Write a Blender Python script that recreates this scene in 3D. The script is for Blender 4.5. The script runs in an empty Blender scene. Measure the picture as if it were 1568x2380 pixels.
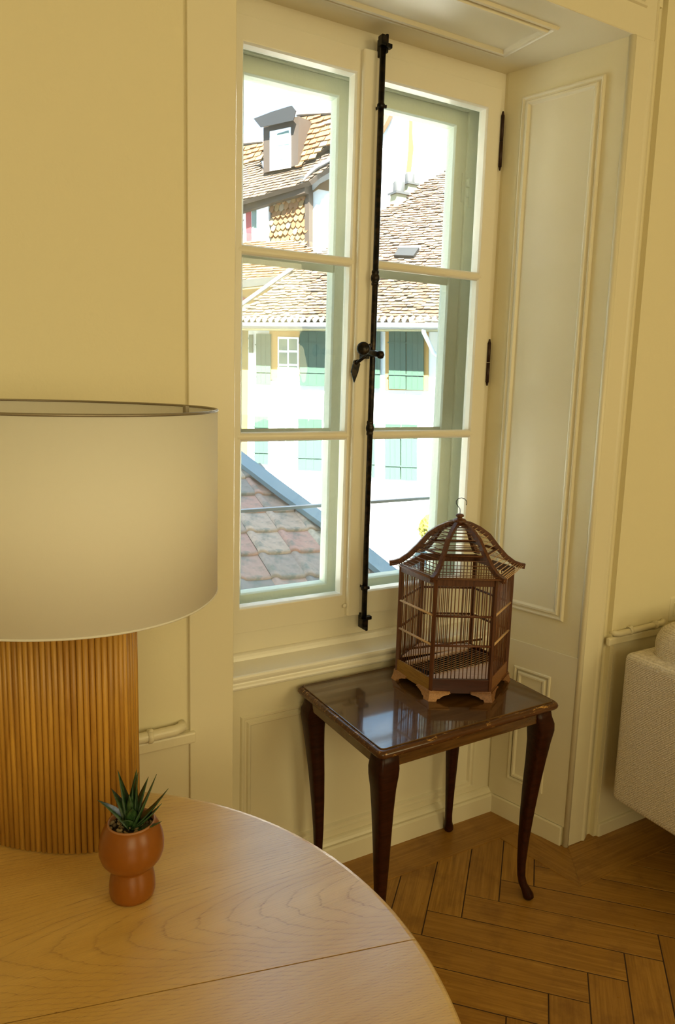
import bpy, bmesh, math, random
from mathutils import Vector, Matrix
random.seed(7)
PI = math.pi
R = math.radians
scene = bpy.context.scene
C = scene.collection

# ------------------------------------------------------------------ camera
F, U0, V0 = 1687.2531, 792.7631, 1147.5945
YAW, PITCH, ROLL = R(29.9461), R(9.0134), R(1.6434)
CAM = Vector((-0.0379, -1.8844, 1.5))
fw = Vector((math.sin(YAW)*math.cos(PITCH), math.cos(YAW)*math.cos(PITCH), -math.sin(PITCH)))
rt = Vector((math.cos(YAW), -math.sin(YAW), 0)); up = rt.cross(fw)
rt2 = rt*math.cos(ROLL) + up*math.sin(ROLL); up2 = up*math.cos(ROLL) - rt*math.sin(ROLL)
cd = bpy.data.cameras.new('camera'); camo = bpy.data.objects.new('camera', cd); C.objects.link(camo)
camo.matrix_world = Matrix(((rt2.x, up2.x, -fw.x, CAM.x), (rt2.y, up2.y, -fw.y, CAM.y), (rt2.z, up2.z, -fw.z, CAM.z), (0, 0, 0, 1)))
cd.sensor_fit = 'VERTICAL'; cd.sensor_height = 24; cd.lens = F/2380*24
cd.shift_x = (784-U0)/2380; cd.shift_y = (V0-1190)/2380
cd.clip_start = .02; cd.clip_end = 300
scene.camera = camo

# ------------------------------------------------------------------ sky, sun, light
world = bpy.data.worlds.new('sky'); scene.world = world; world.use_nodes = True
wn = world.node_tree.nodes; wl = world.node_tree.links
# one even, thinly veiled summer sky, the same in every direction above the horizon as in the panes
wn['Background'].inputs['Color'].default_value = (.42, .68, 1.0, 1)
wn['Background'].inputs['Strength'].default_value = 1.8

def light(name, kind, energy, color, loc=(0, 0, 0), direction=None, size=None, size_y=None):
    l = bpy.data.lights.new(name, kind); l.energy = energy; l.color = color
    o = bpy.data.objects.new(name, l); C.objects.link(o); o.location = loc
    if direction: o.rotation_euler = Vector(direction).to_track_quat('-Z', 'Y').to_euler()
    if kind == 'AREA': l.shape = 'RECTANGLE'; l.size = size; l.size_y = size_y
    return o
sun = light('sun', 'SUN', 48.0, (1, .93, .82), direction=(.28, .58, -.765)); sun.data.angle = R(.6)
# warm fill lamps added behind the camera, standing in for unseen other windows
light('fill_light_rear', 'AREA', 22.5, (1.0, .86, .47), (-.6, -4.45, 1.9), (0.1, 1, .0), 1.5, 1.7)
light('fill_light_rear_2', 'AREA', 22.5, (1.0, .86, .47), (2.4, -4.45, 1.9), (-.1, 1, .0), 1.5, 1.7)
portal = light('window_portal', 'AREA', 1, (1, 1, 1), (1.135, .30, 1.58), (0, -1, 0), .95, 1.6); portal.data.cycles.is_portal = True

scene.view_settings.view_transform = 'Standard'; scene.view_settings.look = 'None'
scene.view_settings.gamma = 1; scene.view_settings.use_curve_mapping = False
scene.view_settings.exposure = 0.70

# ------------------------------------------------------------------ helpers: pixel rays
def ray(px, py): return (fw + rt2*((px-U0)/F) - up2*((py-V0)/F))
def on_plane(px, py, P, N):
    d = ray(px, py); return CAM + d*((P-CAM).dot(N)/d.dot(N))
def at_depth(px, py, D):
    d = ray(px, py); h = Vector((math.sin(YAW), math.cos(YAW), 0)); return CAM + d*(D/d.dot(h))
def az(a): return Vector((math.sin(R(a)), math.cos(R(a)), 0))

# ------------------------------------------------------------------ helpers: objects
def tag(o, label=None, cat=None, group=None, kind=None):
    if label: o['label'] = label
    if cat: o['category'] = cat
    if group: o['group'] = group
    if kind: o['kind'] = kind
    return o
def empty(name, loc=(0, 0, 0), rz=0, parent=None):
    o = bpy.data.objects.new(name, None); C.objects.link(o); o.location = loc; o.rotation_euler = (0, 0, rz)
    o.empty_display_size = .05
    if parent: o.parent = parent
    return o
def link(name, me, mat=None, parent=None, loc=None, rot=None):
    if mat and not me.materials: me.materials.append(mat)
    o = bpy.data.objects.new(name, me); C.objects.link(o)
    if parent: o.parent = parent
    if loc is not None: o.location = loc
    if rot is not None: o.rotation_euler = rot
    return o
class MB:
    def __init__(s): s.v = []; s.f = []; s.sm = []
    def add(s, vs, fs, smooth=False):
        n = len(s.v); s.v += [tuple(v) for v in vs]; s.f += [tuple(i+n for i in f) for f in fs]; s.sm += [smooth]*len(fs); return s
    def box(s, a, b, M=None):
        x0, y0, z0 = a; x1, y1, z1 = b
        vs = [Vector(q) for q in ((x0, y0, z0), (x1, y0, z0), (x1, y1, z0), (x0, y1, z0), (x0, y0, z1), (x1, y0, z1), (x1, y1, z1), (x0, y1, z1))]
        if M: vs = [M @ q for q in vs]
        return s.add(vs, [(0, 3, 2, 1), (4, 5, 6, 7), (0, 1, 5, 4), (1, 2, 6, 5), (2, 3, 7, 6), (3, 0, 4, 7)])
    def prism(s, poly, d):   # poly: 3-D polygon, d: extrusion vector
        n = len(poly); P = [Vector(q) for q in poly]; d = Vector(d)
        nn = (P[1]-P[0]).cross(P[2]-P[1])
        vs = P + [q+d for q in P]
        fs = [tuple(range(n))[::-1], tuple(range(n, 2*n))] + [(i, (i+1) % n, n+(i+1) % n, n+i) for i in range(n)]
        if nn.dot(d) < 0: fs = [f[::-1] for f in fs]
        return s.add(vs, fs)
    def tube(s, pts, rad, n=8, cap=True, smooth=True):
        pts = [Vector(q) for q in pts]; rs = rad if isinstance(rad, (list, tuple)) else [rad]*len(pts)
        vs = []; prev = None
        for i, q in enumerate(pts):
            t = (pts[min(i+1, len(pts)-1)]-pts[max(i-1, 0)]).normalized()
            if prev is None: a = t.orthogonal().normalized()
            else: a = (prev - t*prev.dot(t)).normalized()
            prev = a; b = t.cross(a)
            vs += [q + (a*math.cos(2*PI*k/n) + b*math.sin(2*PI*k/n))*rs[i] for k in range(n)]
        m = len(pts)
        fs = [(i*n+k, i*n+(k+1) % n, (i+1)*n+(k+1) % n, (i+1)*n+k) for i in range(m-1) for k in range(n)]
        s.add(vs, fs, smooth)
        if cap: s.f += [tuple(range(len(s.v)-m*n, len(s.v)-m*n+n))[::-1], tuple(range(len(s.v)-n, len(s.v)))]; s.sm += [False, False]
        return s
    def lathe(s, prof, n=32, c=(0, 0, 0), smooth=True):   # prof: (r,z)
        vs = [(c[0]+r*math.cos(2*PI*k/n), c[1]+r*math.sin(2*PI*k/n), c[2]+z) for r, z in prof for k in range(n)]
        fs = [(i*n+k, i*n+(k+1) % n, (i+1)*n+(k+1) % n, (i+1)*n+k) for i in range(len(prof)-1) for k in range(n)]
        return s.add(vs, fs, smooth)
    def loops(s, L, close=True, cap0=False, cap1=False, smooth=False):
        n = len(L[0]); vs = [q for l in L for q in l]
        fs = [(i*n+k, i*n+(k+1) % n, (i+1)*n+(k+1) % n, (i+1)*n+k) for i in range(len(L)-1) for k in range(n if close else n-1)]
        if cap0: fs.append(tuple(range(n))[::-1])
        if cap1: fs.append(tuple(range((len(L)-1)*n, len(L)*n)))
        return s.add(vs, fs, smooth)
    def frame(s, O, U, V, N, u0, v0, u1, v1, prof, cap=False):
        # mitred moulding: prof is a list of (inset from the outer rectangle, height above the surface)
        O, U, V, N = Vector(O), Vector(U), Vector(V), Vector(N); L = []
        for ins, h in prof:
            a, b, c, d = u0+ins, v0+ins, u1-ins, v1-ins
            L.append([O+U*x+V*y+N*h for x, y in ((a, b), (c, b), (c, d), (a, d))])
        return s.loops(L, cap1=cap)
    def mesh(s, name):
        me = bpy.data.meshes.new(name); me.from_pydata([tuple(v) for v in s.v], [], s.f); me.update()
        for p, sm in zip(me.polygons, s.sm): p.use_smooth = sm
        return me
    def build(s, name, mat, parent=None, bevel=0, seg=2, fix=True, loc=None, rot=None):
        me = s.mesh(name)
        if fix:
            bm = bmesh.new(); bm.from_mesh(me); bmesh.ops.recalc_face_normals(bm, faces=bm.faces)
            bm.to_mesh(me); bm.free()
        o = link(name, me, mat, parent, loc, rot)
        if bevel:
            m = o.modifiers.new('bevel', 'BEVEL'); m.width = bevel; m.segments = seg; m.limit_method = 'ANGLE'; m.angle_limit = R(35)
            m.harden_normals = False
        return o
def box(name, a, b, mat, parent=None, bevel=0, **k): return MB().box(a, b).build(name, mat, parent, bevel, **k)
def struct(o): o['kind'] = 'structure'; return o
def clip(poly, n, c):      # keep n.x <= c
    out = []
    for i in range(len(poly)):
        a, b = poly[i], poly[(i+1) % len(poly)]; da = n[0]*a[0]+n[1]*a[1]-c; db = n[0]*b[0]+n[1]*b[1]-c
        if da <= 0: out.append(a)
        if da*db < 0: t = da/(da-db); out.append((a[0]+(b[0]-a[0])*t, a[1]+(b[1]-a[1])*t))
    return out
def inside(q, poly):
    x, y = q; r = False
    for i in range(len(poly)):
        (a, b), (c, d) = poly[i], poly[i-1]
        if (b > y) != (d > y) and x < (c-a)*(y-b)/(d-b)+a: r = not r
    return r

# ------------------------------------------------------------------ materials
class Mat:
    def __init__(s, name, color=(.8, .8, .8), rough=.5, metal=0, spec=.5):
        s.m = bpy.data.materials.new(name); s.m.use_nodes = True; s.n = s.m.node_tree.nodes; s.l = s.m.node_tree.links
        s.b = s.n['Principled BSDF']; s.set('Base Color', (*color, 1)); s.set('Roughness', rough); s.set('Metallic', metal)
        s.set('Specular IOR Level', spec)
    def set(s, k, v): s.b.inputs[k].default_value = v
    def node(s, t, **k):
        n = s.n.new('ShaderNode'+t)
        for a, v in k.items():
            if a.startswith('_'): n.inputs[a[1:].replace('_', ' ')].default_value = v
            else: setattr(n, a, v)
        return n
    def coords(s, scale=(1, 1, 1), rot=(0, 0, 0), kind='Object'):
        t = s.node('TexCoord'); m = s.node('Mapping'); m.inputs['Scale'].default_value = scale; m.inputs['Rotation'].default_value = rot
        s.l.new(t.outputs[kind], m.inputs[0]); return m.outputs[0]
    def noise(s, vec, scale, detail=4, rough=.5, dist=0):
        n = s.node('TexNoise'); n.inputs['Scale'].default_value = scale; n.inputs['Detail'].default_value = detail
        n.inputs['Roughness'].default_value = rough; n.inputs['Distortion'].default_value = dist
        s.l.new(vec, n.inputs['Vector']); return n.outputs['Fac']
    def ramp(s, fac, stops):
        r = s.node('ValToRGB'); e = r.color_ramp.elements
        while len(e) < len(stops): e.new(.5)
        for k, (p, c) in enumerate(stops): e[k].position = p; e[k].color = (*c, 1) if len(c) == 3 else c
        s.l.new(fac, r.inputs[0]); return r.outputs[0]
    def mix(s, fac, a, b, mode='MIX'):
        m = s.node('MixRGB', blend_type=mode)
        for i, v in ((0, fac), (1, a), (2, b)):
            if hasattr(v, 'links'): s.l.new(v, m.inputs[i])
            else: m.inputs[i].default_value = v if i == 0 else (*v, 1)
        return m.outputs[0]
    def math(s, op, a, b=0):
        m = s.node('Math', operation=op)
        for i, v in ((0, a), (1, b)):
            if hasattr(v, 'links'): s.l.new(v, m.inputs[i])
            else: m.inputs[i].default_value = v
        return m.outputs[0]
    def bump(s, h, strength=.2, dist=.01):
        b = s.node('Bump'); b.inputs['Strength'].default_value = strength; b.inputs['Distance'].default_value = dist
        s.l.new(h, b.inputs['Height']); s.l.new(b.outputs[0], s.b.inputs['Normal'])
    def col(s, c): s.l.new(c, s.b.inputs['Base Color'])

def paint(name, c, rough=.4, bump=.08, scale=60, var=.06):
    m = Mat(name, c, rough); v = m.coords()
    n = m.noise(v, 3.0, 4)
    m.col(m.mix(m.math('MULTIPLY', n, var*2), c, tuple(x*.82 for x in c)))
    m.bump(m.noise(v, scale, 3), bump, .004); return m.m
def wood(name, dark, light_, scale=(1.5, 30, 30), rough=.45, bump=.1, vary=.25, nscale=6, detail=6):
    m = Mat(name, light_, rough); v = m.coords(scale)
    info = m.node('ObjectInfo')
    add = m.node('VectorMath', operation='ADD'); m.l.new(v, add.inputs[0])
    sc = m.math('MULTIPLY', info.outputs['Random'], 37.0); m.l.new(sc, add.inputs[1])
    n = m.noise(add.outputs[0], nscale, detail, .6, .6)
    c = m.ramp(n, [(.3, dark), (.7, light_)])
    h = m.math('MULTIPLY', info.outputs['Random'], vary)
    c = m.mix(h, c, tuple(x*.35 for x in dark))
    m.col(c); m.bump(n, bump, .003); return m.m

CREAM = (.80, .735, .55)
M = {}
M['wall'] = paint('plaster_cream', (.80, .725, .50), .6, .22, 45)
M['paint'] = paint('cream_gloss_paint', CREAM, .34, .05, 30)
M['sash'] = paint('cream_sash_paint', (.82, .76, .61), .34, .04, 30)
M['outer'] = paint('weathered_green_grey_paint', (.68, .71, .55), .5, .3, 90, .3)
M['sill'] = paint('cream_lit_sill_paint', (.90, .86, .76), .3, .04, 30)  # sash cream made whiter to stand for daylight falling on the sill
M['rail'] = Mat('grey_rail_paint', (.26, .29, .34), .4, .2).m
def iron():
    m = Mat('black_iron', (.012, .011, .010), .32, .75); v = m.coords(); n = m.noise(v, 60, 4)
    m.col(m.ramp(n, [(.45, (.010, .009, .008)), (.72, (.05, .035, .02))])); m.bump(n, .3, .002); return m.m
M['iron'] = iron()
M['rustiron'] = Mat('hinge_iron', (.035, .014, .008), .5, .4).m
def glass(name, wav=.25):
    m = Mat(name); n, l = m.n, m.l; out = n['Material Output']; n.remove(m.b)
    tr = n.new('ShaderNodeBsdfTransparent'); tr.inputs[0].default_value = (.985, .995, .985, 1)
    gl = n.new('ShaderNodeBsdfGlossy'); gl.inputs['Roughness'].default_value = .0
    df = n.new('ShaderNodeBsdfDiffuse'); df.inputs[0].default_value = (.8, .85, .8, 1)
    lw = n.new('ShaderNodeLayerWeight'); lw.inputs[0].default_value = .5
    p5 = n.new('ShaderNodeMath'); p5.operation = 'POWER'; p5.inputs[1].default_value = 5; l.new(lw.outputs['Facing'], p5.inputs[0])
    fr = n.new('ShaderNodeMath'); fr.operation = 'MULTIPLY_ADD'; fr.inputs[1].default_value = .5; fr.inputs[2].default_value = .025; l.new(p5.outputs[0], fr.inputs[0])
    t = n.new('ShaderNodeTexCoord'); no = n.new('ShaderNodeTexNoise'); no.inputs['Scale'].default_value = 7
    bp_ = n.new('ShaderNodeBump'); bp_.inputs['Strength'].default_value = wav; bp_.inputs['Distance'].default_value = .01
    l.new(t.outputs['Object'], no.inputs[0]); l.new(no.outputs[0], bp_.inputs['Height']); l.new(bp_.outputs[0], gl.inputs['Normal'])
    a = n.new('ShaderNodeMixShader'); b = n.new('ShaderNodeMixShader'); b.inputs[0].default_value = .015
    l.new(fr.outputs[0], a.inputs[0]); l.new(tr.outputs[0], a.inputs[1]); l.new(gl.outputs[0], a.inputs[2])
    l.new(a.outputs[0], b.inputs[1]); l.new(df.outputs[0], b.inputs[2]); l.new(b.outputs[0], out.inputs[0])
    return m.m
M['glass'] = glass('old_window_glass')
M['parquet'] = None
def parquet():
    m = Mat('old_parquet_oak', (.3, .17, .05), .34)
    info = m.node('ObjectInfo'); v = m.coords((1.2, 26, 26))
    add = m.node('VectorMath', operation='ADD'); m.l.new(v, add.inputs[0]); m.l.new(m.math('MULTIPLY', info.outputs['Random'], 51.0), add.inputs[1])
    g = m.noise(add.outputs[0], 4, 7, .6, .8)
    c = m.ramp(g, [(.3, (.27, .125, .016)), (.55, (.42, .21, .034)), (.75, (.52, .285, .055))])
    t = m.node('TexCoord'); geo = m.node('NewGeometry')
    st = m.noise(geo.outputs['Position'], 9, 6, .65)
    c = m.mix(m.ramp(st, [(.5, (0, 0, 0)), (.78, (.75, .75, .75))]), c, (.16, .065, .014))
    c = m.mix(m.math('MULTIPLY', info.outputs['Random'], .32), c, (.24, .105, .02))
    m.col(c)
    m.l.new(m.ramp(st, [(.3, (.26, .26, .26)), (.8, (.55, .55, .55))]), m.b.inputs['Roughness'])
    m.bump(m.noise(geo.outputs['Position'], 25, 5), .12, .004); return m.m
M['parquet'] = parquet()
M['gap'] = Mat('dark_floor_joint', (.05, .022, .008), .8).m
def oak_top():
    m = Mat('oiled_oak', (.6, .4, .17), .3); ang = R(13.3)
    v = m.coords((1, 1, 1), (0, 0, ang)); sp = m.node('SeparateXYZ'); m.l.new(v, sp.inputs[0])
    # cathedral figure: parabolic rings along the grain, straight grain further out
    wob = m.noise(m.coords((1.5, 5, 1), (0, 0, ang)), 3.0, 3, .5)
    y = m.math('ADD', m.math('SUBTRACT', sp.outputs[1], .175), m.math('MULTIPLY', m.math('SUBTRACT', wob, .5), .035))
    y2 = m.math('MULTIPLY', m.math('MULTIPLY', y, y), 42.0)
    par = m.math('ADD', m.math('MULTIPLY', sp.outputs[0], -1.25), y2)
    lin = m.math('ADD', m.math('MULTIPLY', m.math('ABSOLUTE', y), 6.5), m.math('MULTIPLY', sp.outputs[0], -.06))
    sel = m.math('SMOOTH_MIN', par, lin); sel.node.inputs[2].default_value = .25
    ringn = m.math('ADD', sel, m.math('MULTIPLY', m.noise(m.coords((4, 40, 1), (0, 0, ang)), 2, 4), .035))
    ring = m.math('FRACT', m.math('MULTIPLY', ringn, 18.0))
    early = m.ramp(ring, [(0, (1, 1, 1)), (.10, (.25, .25, .25)), (.4, (0, 0, 0)), (.95, (.2, .2, .2)), (1, (1, 1, 1))])
    pores = m.noise(m.coords((6, 230, 1), (0, 0, ang)), 3, 5, .7)
    pm = m.ramp(pores, [(.48, (0, 0, 0)), (.66, (1, 1, 1))])
    blot = m.noise(m.coords((1, 6, 1), (0, 0, ang)), 2.2, 3)
    base = m.ramp(blot, [(.3, (.62, .375, .10)), (.7, (.74, .49, .155))])
    f = m.math('MULTIPLY', m.math('MULTIPLY', early, .48), m.math('ADD', pm, .55))
    f = m.math('ADD', f, m.math('MULTIPLY', pm, .16))
    c = m.mix(f, base, (.30, .155, .05)); m.col(c)
    m.l.new(m.ramp(f, [(0, (.30, .30, .30)), (.5, (.5, .5, .5))]), m.b.inputs['Roughness'])
    m.bump(m.math('MULTIPLY', f, -1.0), .35, .0015); m.set('Specular IOR Level', .6); m.set('Coat Weight', .9); m.set('Coat IOR', 1.9); m.set('Coat Roughness', .24)
    return m.m
M['oak'] = oak_top()
M['dowel'] = wood('golden_oak_dowel', (.34, .145, .016), (.66, .355, .060), (14, 14, .9), .38, .05, .22, 5)
def mahogany(name, a, b, rough, worn=False, coat=.9):
    m = Mat(name, b, rough); v = m.coords((2, 22, 22)); n = m.noise(v, 4, 6, .6, .7); c = m.ramp(n, [(.3, a), (.72, b)])
    if worn:
        w = m.noise(m.coords((14, 60, 60)), 2.2, 5, .7)
        c = m.mix(m.ramp(w, [(.60, (0, 0, 0)), (.645, (1, 1, 1))]), c, (.62, .33, .085))
    m.col(c); m.bump(n, .05, .002); m.set('Specular IOR Level', .15); m.set('Coat IOR', 1.75); m.set('Coat Weight', coat); m.set('Coat Roughness', .07); return m.m
M['mahog'] = mahogany('dark_mahogany_varnish', (.055, .023, .006), (.14, .064, .018), .25)
M['leg'] = mahogany('red_mahogany_leg', (.018, .005, .0025), (.046, .012, .005), .28, coat=.0)
M['mahog_edge'] = mahogany('chipped_mahogany_edge', (.05, .017, .005), (.13, .05, .015), .3, True, .3)
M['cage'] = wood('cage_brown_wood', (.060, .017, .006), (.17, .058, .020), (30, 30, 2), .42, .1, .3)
M['cage_dark'] = Mat('dark_gap_fill', (.012, .006, .003), .6).m
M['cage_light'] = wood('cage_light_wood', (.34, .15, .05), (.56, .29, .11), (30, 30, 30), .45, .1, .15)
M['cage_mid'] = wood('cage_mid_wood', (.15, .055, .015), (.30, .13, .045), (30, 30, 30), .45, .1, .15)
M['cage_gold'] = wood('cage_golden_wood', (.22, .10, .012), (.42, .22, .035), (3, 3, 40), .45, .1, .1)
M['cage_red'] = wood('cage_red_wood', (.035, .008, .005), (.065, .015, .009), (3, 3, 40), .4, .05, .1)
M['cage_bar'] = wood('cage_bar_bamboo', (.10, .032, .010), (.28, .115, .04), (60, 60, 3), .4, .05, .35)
M['cage_pale'] = Mat('pale_bamboo_rod', (.60, .38, .19), .4).m
M['cage_floor'] = wood('cage_floor_board', (.60, .40, .29), (.78, .58, .46), (2, 30, 30), .5, .1, .1)
M['wire'] = Mat('dark_wire', (.03, .025, .02), .35, .8).m
def shade():
    m = Mat('white_lamp_linen', (.97, .96, .93), .85); v = m.coords((400, 400, 400)); m.bump(m.noise(v, 2, 2), .08, .001)
    n, l = m.n, m.l; t = n.new('ShaderNodeBsdfTranslucent'); t.inputs[0].default_value = (.9, .84, .70, 1); x = n.new('ShaderNodeMixShader'); x.inputs[0].default_value = .35
    l.new(m.b.outputs[0], x.inputs[1]); l.new(t.outputs[0], x.inputs[2]); l.new(x.outputs[0], n['Material Output'].inputs[0]); return m.m
M['shade'] = shade()
M['rim'] = Mat('shade_rim_metal', (.30, .26, .20), .4, .6).m
M['pot'] = Mat('terracotta_glaze', (.24, .072, .006), .3, 0, .35).m
M['potin'] = Mat('pale_pot_rim', (.34, .15, .07), .2).m
def leafm():
    m = Mat('succulent_green', (.03, .09, .02), .35); v = m.coords((60, 60, 25)); n = m.noise(v, 6, 4, .7)
    m.col(m.ramp(n, [(.4, (.010, .035, .010)), (.66, (.055, .12, .035)), (.8, (.16, .24, .09))])); m.bump(n, .4, .002); return m.m
M['leaf'] = leafm()
def peb():
    m = Mat('gravel', (.2, .15, .08), .6); i = m.node('ObjectInfo'); m.col(m.ramp(i.outputs['Random'], [(0, (.10, .07, .04)), (.6, (.28, .20, .10)), (1, (.45, .38, .25))])); return m.m
M['pebble'] = peb()
M['soil'] = Mat('dark_soil', (.025, .018, .01), .9).m
def fabric():
    m = Mat('woven_beige_fabric', (.62, .53, .40), .9)
    t = m.coords((1, 1, 1)); w1 = m.node('TexWave', wave_type='BANDS', bands_direction='DIAGONAL'); w1.inputs['Scale'].default_value = 75; w1.inputs['Distortion'].default_value = 1.5
    m.l.new(t, w1.inputs[0]); w2 = m.node('TexWave', wave_type='BANDS', bands_direction='Z'); w2.inputs['Scale'].default_value = 55; w2.inputs['Distortion'].default_value = 2
    m.l.new(t, w2.inputs[0]); n = m.noise(t, 160, 4); h = m.math('ADD', m.math('MULTIPLY', w1.outputs['Fac'], w2.outputs['Fac']), n)
    m.col(m.ramp(h, [(.3, (.46, .37, .24)), (.9, (.90, .80, .64))])); m.bump(h, .6, .003)
    m.set('Sheen Weight', .3); return m.m
M['fabric'] = fabric()
M['plastic'] = Mat('ivory_plastic', (.78, .72, .52), .35).m
# outdoors
M['plaster'] = paint('white_facade_render', (.74, .74, .70), .8, .1, 5)
M['soffit'] = paint('olive_soffit_boards', (0.315, 0.300, 0.180), .8, .1, 8)
M['orange'] = paint('ochre_surround', (0.453, 0.250, 0.069), .8, .1, 8)
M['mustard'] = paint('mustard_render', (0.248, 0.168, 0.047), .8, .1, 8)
M['shutter'] = paint('green_shutter', (0.042, 0.094, 0.069), .6, .1, 8, .25)
M['shutter_old'] = M['shutter']
M['red'] = paint('red_shutter', (0.288, 0.032, 0.042), .6, .1, 8)
M['winwhite'] = paint('white_window_wood', (.85, .85, .82), .5, .02, 8)
M['dglass'] = Mat('distant_pane', (.10, .16, .13), .08).m
M['post'] = paint('brown_timber', (0.033, 0.023, 0.017), .7, .2, 20, .3)
M['zinc'] = paint('grey_zinc_gutter', (0.047, 0.050, 0.052), .45, .1, 12, .3)
M['zinclight'] = paint('pale_zinc', (0.192, 0.199, 0.199), .45, .1, 12, .3)
M['slate'] = paint('dark_slate_edge', (0.009, 0.010, 0.012), .6, .3, 12, .3)
M['brick'] = paint('bare_orange_brick', (.30, .15, .02), .8, .2, 12)
M['bluezinc'] = paint('blue_grey_flashing', (0.137, 0.194, 0.222), .5, .3, 14, .4)
def tile(name, stops, island=True, scale=4, moss=None):
    m = Mat(name, (.5, .3, .2), .8); src = (m.node('NewGeometry').outputs['Random Per Island'] if island else m.node('ObjectInfo').outputs['Random'])
    c = m.ramp(src, stops); v = m.coords(); n = m.noise(v, scale, 5, .6)
    c = m.mix(m.math('MULTIPLY', n, .5), c, (.10, .065, .045))
    if moss: c = m.mix(m.ramp(m.noise(v, moss, 6, .65), [(.48, (0, 0, 0)), (.66, (.8, .8, .8))]), c, (.13, .135, .11))
    m.col(c); m.bump(n, .3, .01); return m.m
M['tile_h1'] = tile('weathered_clay_tiles', [(0, (0.078, 0.042, 0.025)), (.35, (0.107, 0.064, 0.038)), (.7, (0.120, 0.088, 0.062)), (1, (0.155, 0.132, 0.101))])
M['tile_orange'] = tile('orange_clay_tiles', [(0, (0.190, 0.067, 0.015)), (.5, (0.245, 0.104, 0.025)), (.85, (0.260, 0.154, 0.046)), (1, (0.245, 0.215, 0.169))], False)
M['tile_orange_i'] = tile('orange_clay_tiles_roof', [(0, (0.150, 0.063, 0.019)), (.5, (0.194, 0.102, 0.035)), (1, (0.206, 0.146, 0.086))])
M['tile_brown'] = tile('brown_clay_tiles', [(0, (0.053, 0.034, 0.022)), (.5, (0.073, 0.049, 0.033)), (1, (0.092, 0.066, 0.044))])
M['tile_near'] = tile('near_clay_tile', [(0, (0.163, 0.163, 0.163)), (.35, (0.367, 0.275, 0.224)), (.7, (0.510, 0.265, 0.204)), (1, (0.510, 0.408, 0.306))], False, 30, 11)
M['asphalt'] = paint('street_paving', (0.272, 0.264, 0.248), .9, .1, 5)
M['bush'] = Mat('yellow_green_foliage', (0.203, 0.189, 0.013), .8).m
M['greengrey'] = paint('grey_green_cone', (0.117, 0.153, 0.135), .8, .3, 8)

# ================================================================== SETTING: walls
XL, XO, XC, XLc = .5526, 1.7186, 1.6107, .660      # niche: outer left, outer right, inner right, inner left
YW, ZC = -.3823, 2.4597                            # room face of the window wall, niche soffit
WY = YW + .010                                     # plaster lies a little behind the casings
# thick outer wall in blocks around the opening (plan polygons extruded upwards)
def block(name, plan, z0, z1, mat): return struct(MB().prism([(x, y, z0) for x, y in plan], (0, 0, z1-z0)).build(name, mat))
XR = 1.845                                         # right casing edge
wl_ = block('wall_back', [(-2.4, WY), (XL, WY), (XLc, 0), (XLc, .075), (.62, .075), (.62, .24), (-2.4, .24)], -.1, 8, M['wall'])
wr_ = block('wall_back', [(XR, YW), (4.6, YW), (4.6, .24), (1.65, .24), (1.65, .075), (XC, .075), (XC, 0), (XO, YW+.004), (XR-.045, YW+.004), (XR-.024, YW+.018), (XR, YW+.018)], -.1, 8, M['wall'])
wt_ = struct(MB().box((XL-.05, WY, 2.56), (XR-.01, .24, 8)).build('wall_back', M['wall']))
box_l = struct(box('wall_back', (XLc-.01, -.07, -.1), (XC+.03, .24, .655), M['paint']))
struct(box('wall_left', (-2.4, -4.6, -.1), (-2.2, WY, 2.9), M['wall']))
struct(box('wall_right', (4.2, -4.6, -.1), (4.4, WY, 2.9), M['wall']))
struct(box('wall_front', (-2.4, -4.8, -.1), (4.4, -4.6, 2.9), M['wall']))
struct(box('ceiling', (-2.4, -4.8, 2.8), (4.4, -.37, 2.95), M['wall']))
struct(box('ceiling_niche', (XL-.05, YW+.001, ZC), (XR-.05, .10, 2.5585), M['paint']))

# casing boards left and right of the niche
cl = struct(box('trim_1', (.449, YW, 0), (XL, WY+.01, 2.8), M['paint'], None, .002))
m = MB(); m.prism([(XO-.004, YW+.002, 0), (XR-.056, YW+.001, 0), (XR-.050, YW-.002, 0), (XR-.044, YW-.002, 0), (XR-.040, YW+.002, 0), (XR-.034, YW+.004, 0), (XR-.026, YW+.008, 0), (XR-.016, YW+.014, 0), (XR-.014, YW+.022, 0), (XR-.04, YW+.03, 0), (XO, YW+.03, 0)], (0, 0, ZC))
m.prism([(XR-.046, YW+.002, ZC), (XR-.044, YW-.002, ZC), (XR-.040, YW+.002, ZC), (XR-.034, YW+.004, ZC), (XR-.026, YW+.008, ZC), (XR-.016, YW+.014, ZC), (XR-.014, YW+.022, ZC), (XR-.046, YW+.03, ZC)], (0, 0, 2.8-ZC))
struct(m.build('trim_2', M['paint']))
struct(MB().tube([(XO+.002, YW+.007, .0), (XO+.002, YW+.007, ZC)], .010, 14, smooth=True).build('trim_3', M['paint']))
# head casing above the niche with its panel moulding
hc = struct(box('trim_4', (XL-.01, YW, ZC+.001), (XR-.044, WY+.02, 2.8), M['paint'], None, .002))
MP = [(0, 0), (.003, .006), (.009, .006), (.012, .003), (.016, .010), (.022, .010), (.027, .002), (.030, .0012)]
MB().frame((0, YW, 0), (1, 0, 0), (0, 0, 1), (0, -1, 0), .62, 2.535, 1.757, 2.78, MP, True).build('panel_moulding', M['paint'], hc)

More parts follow.
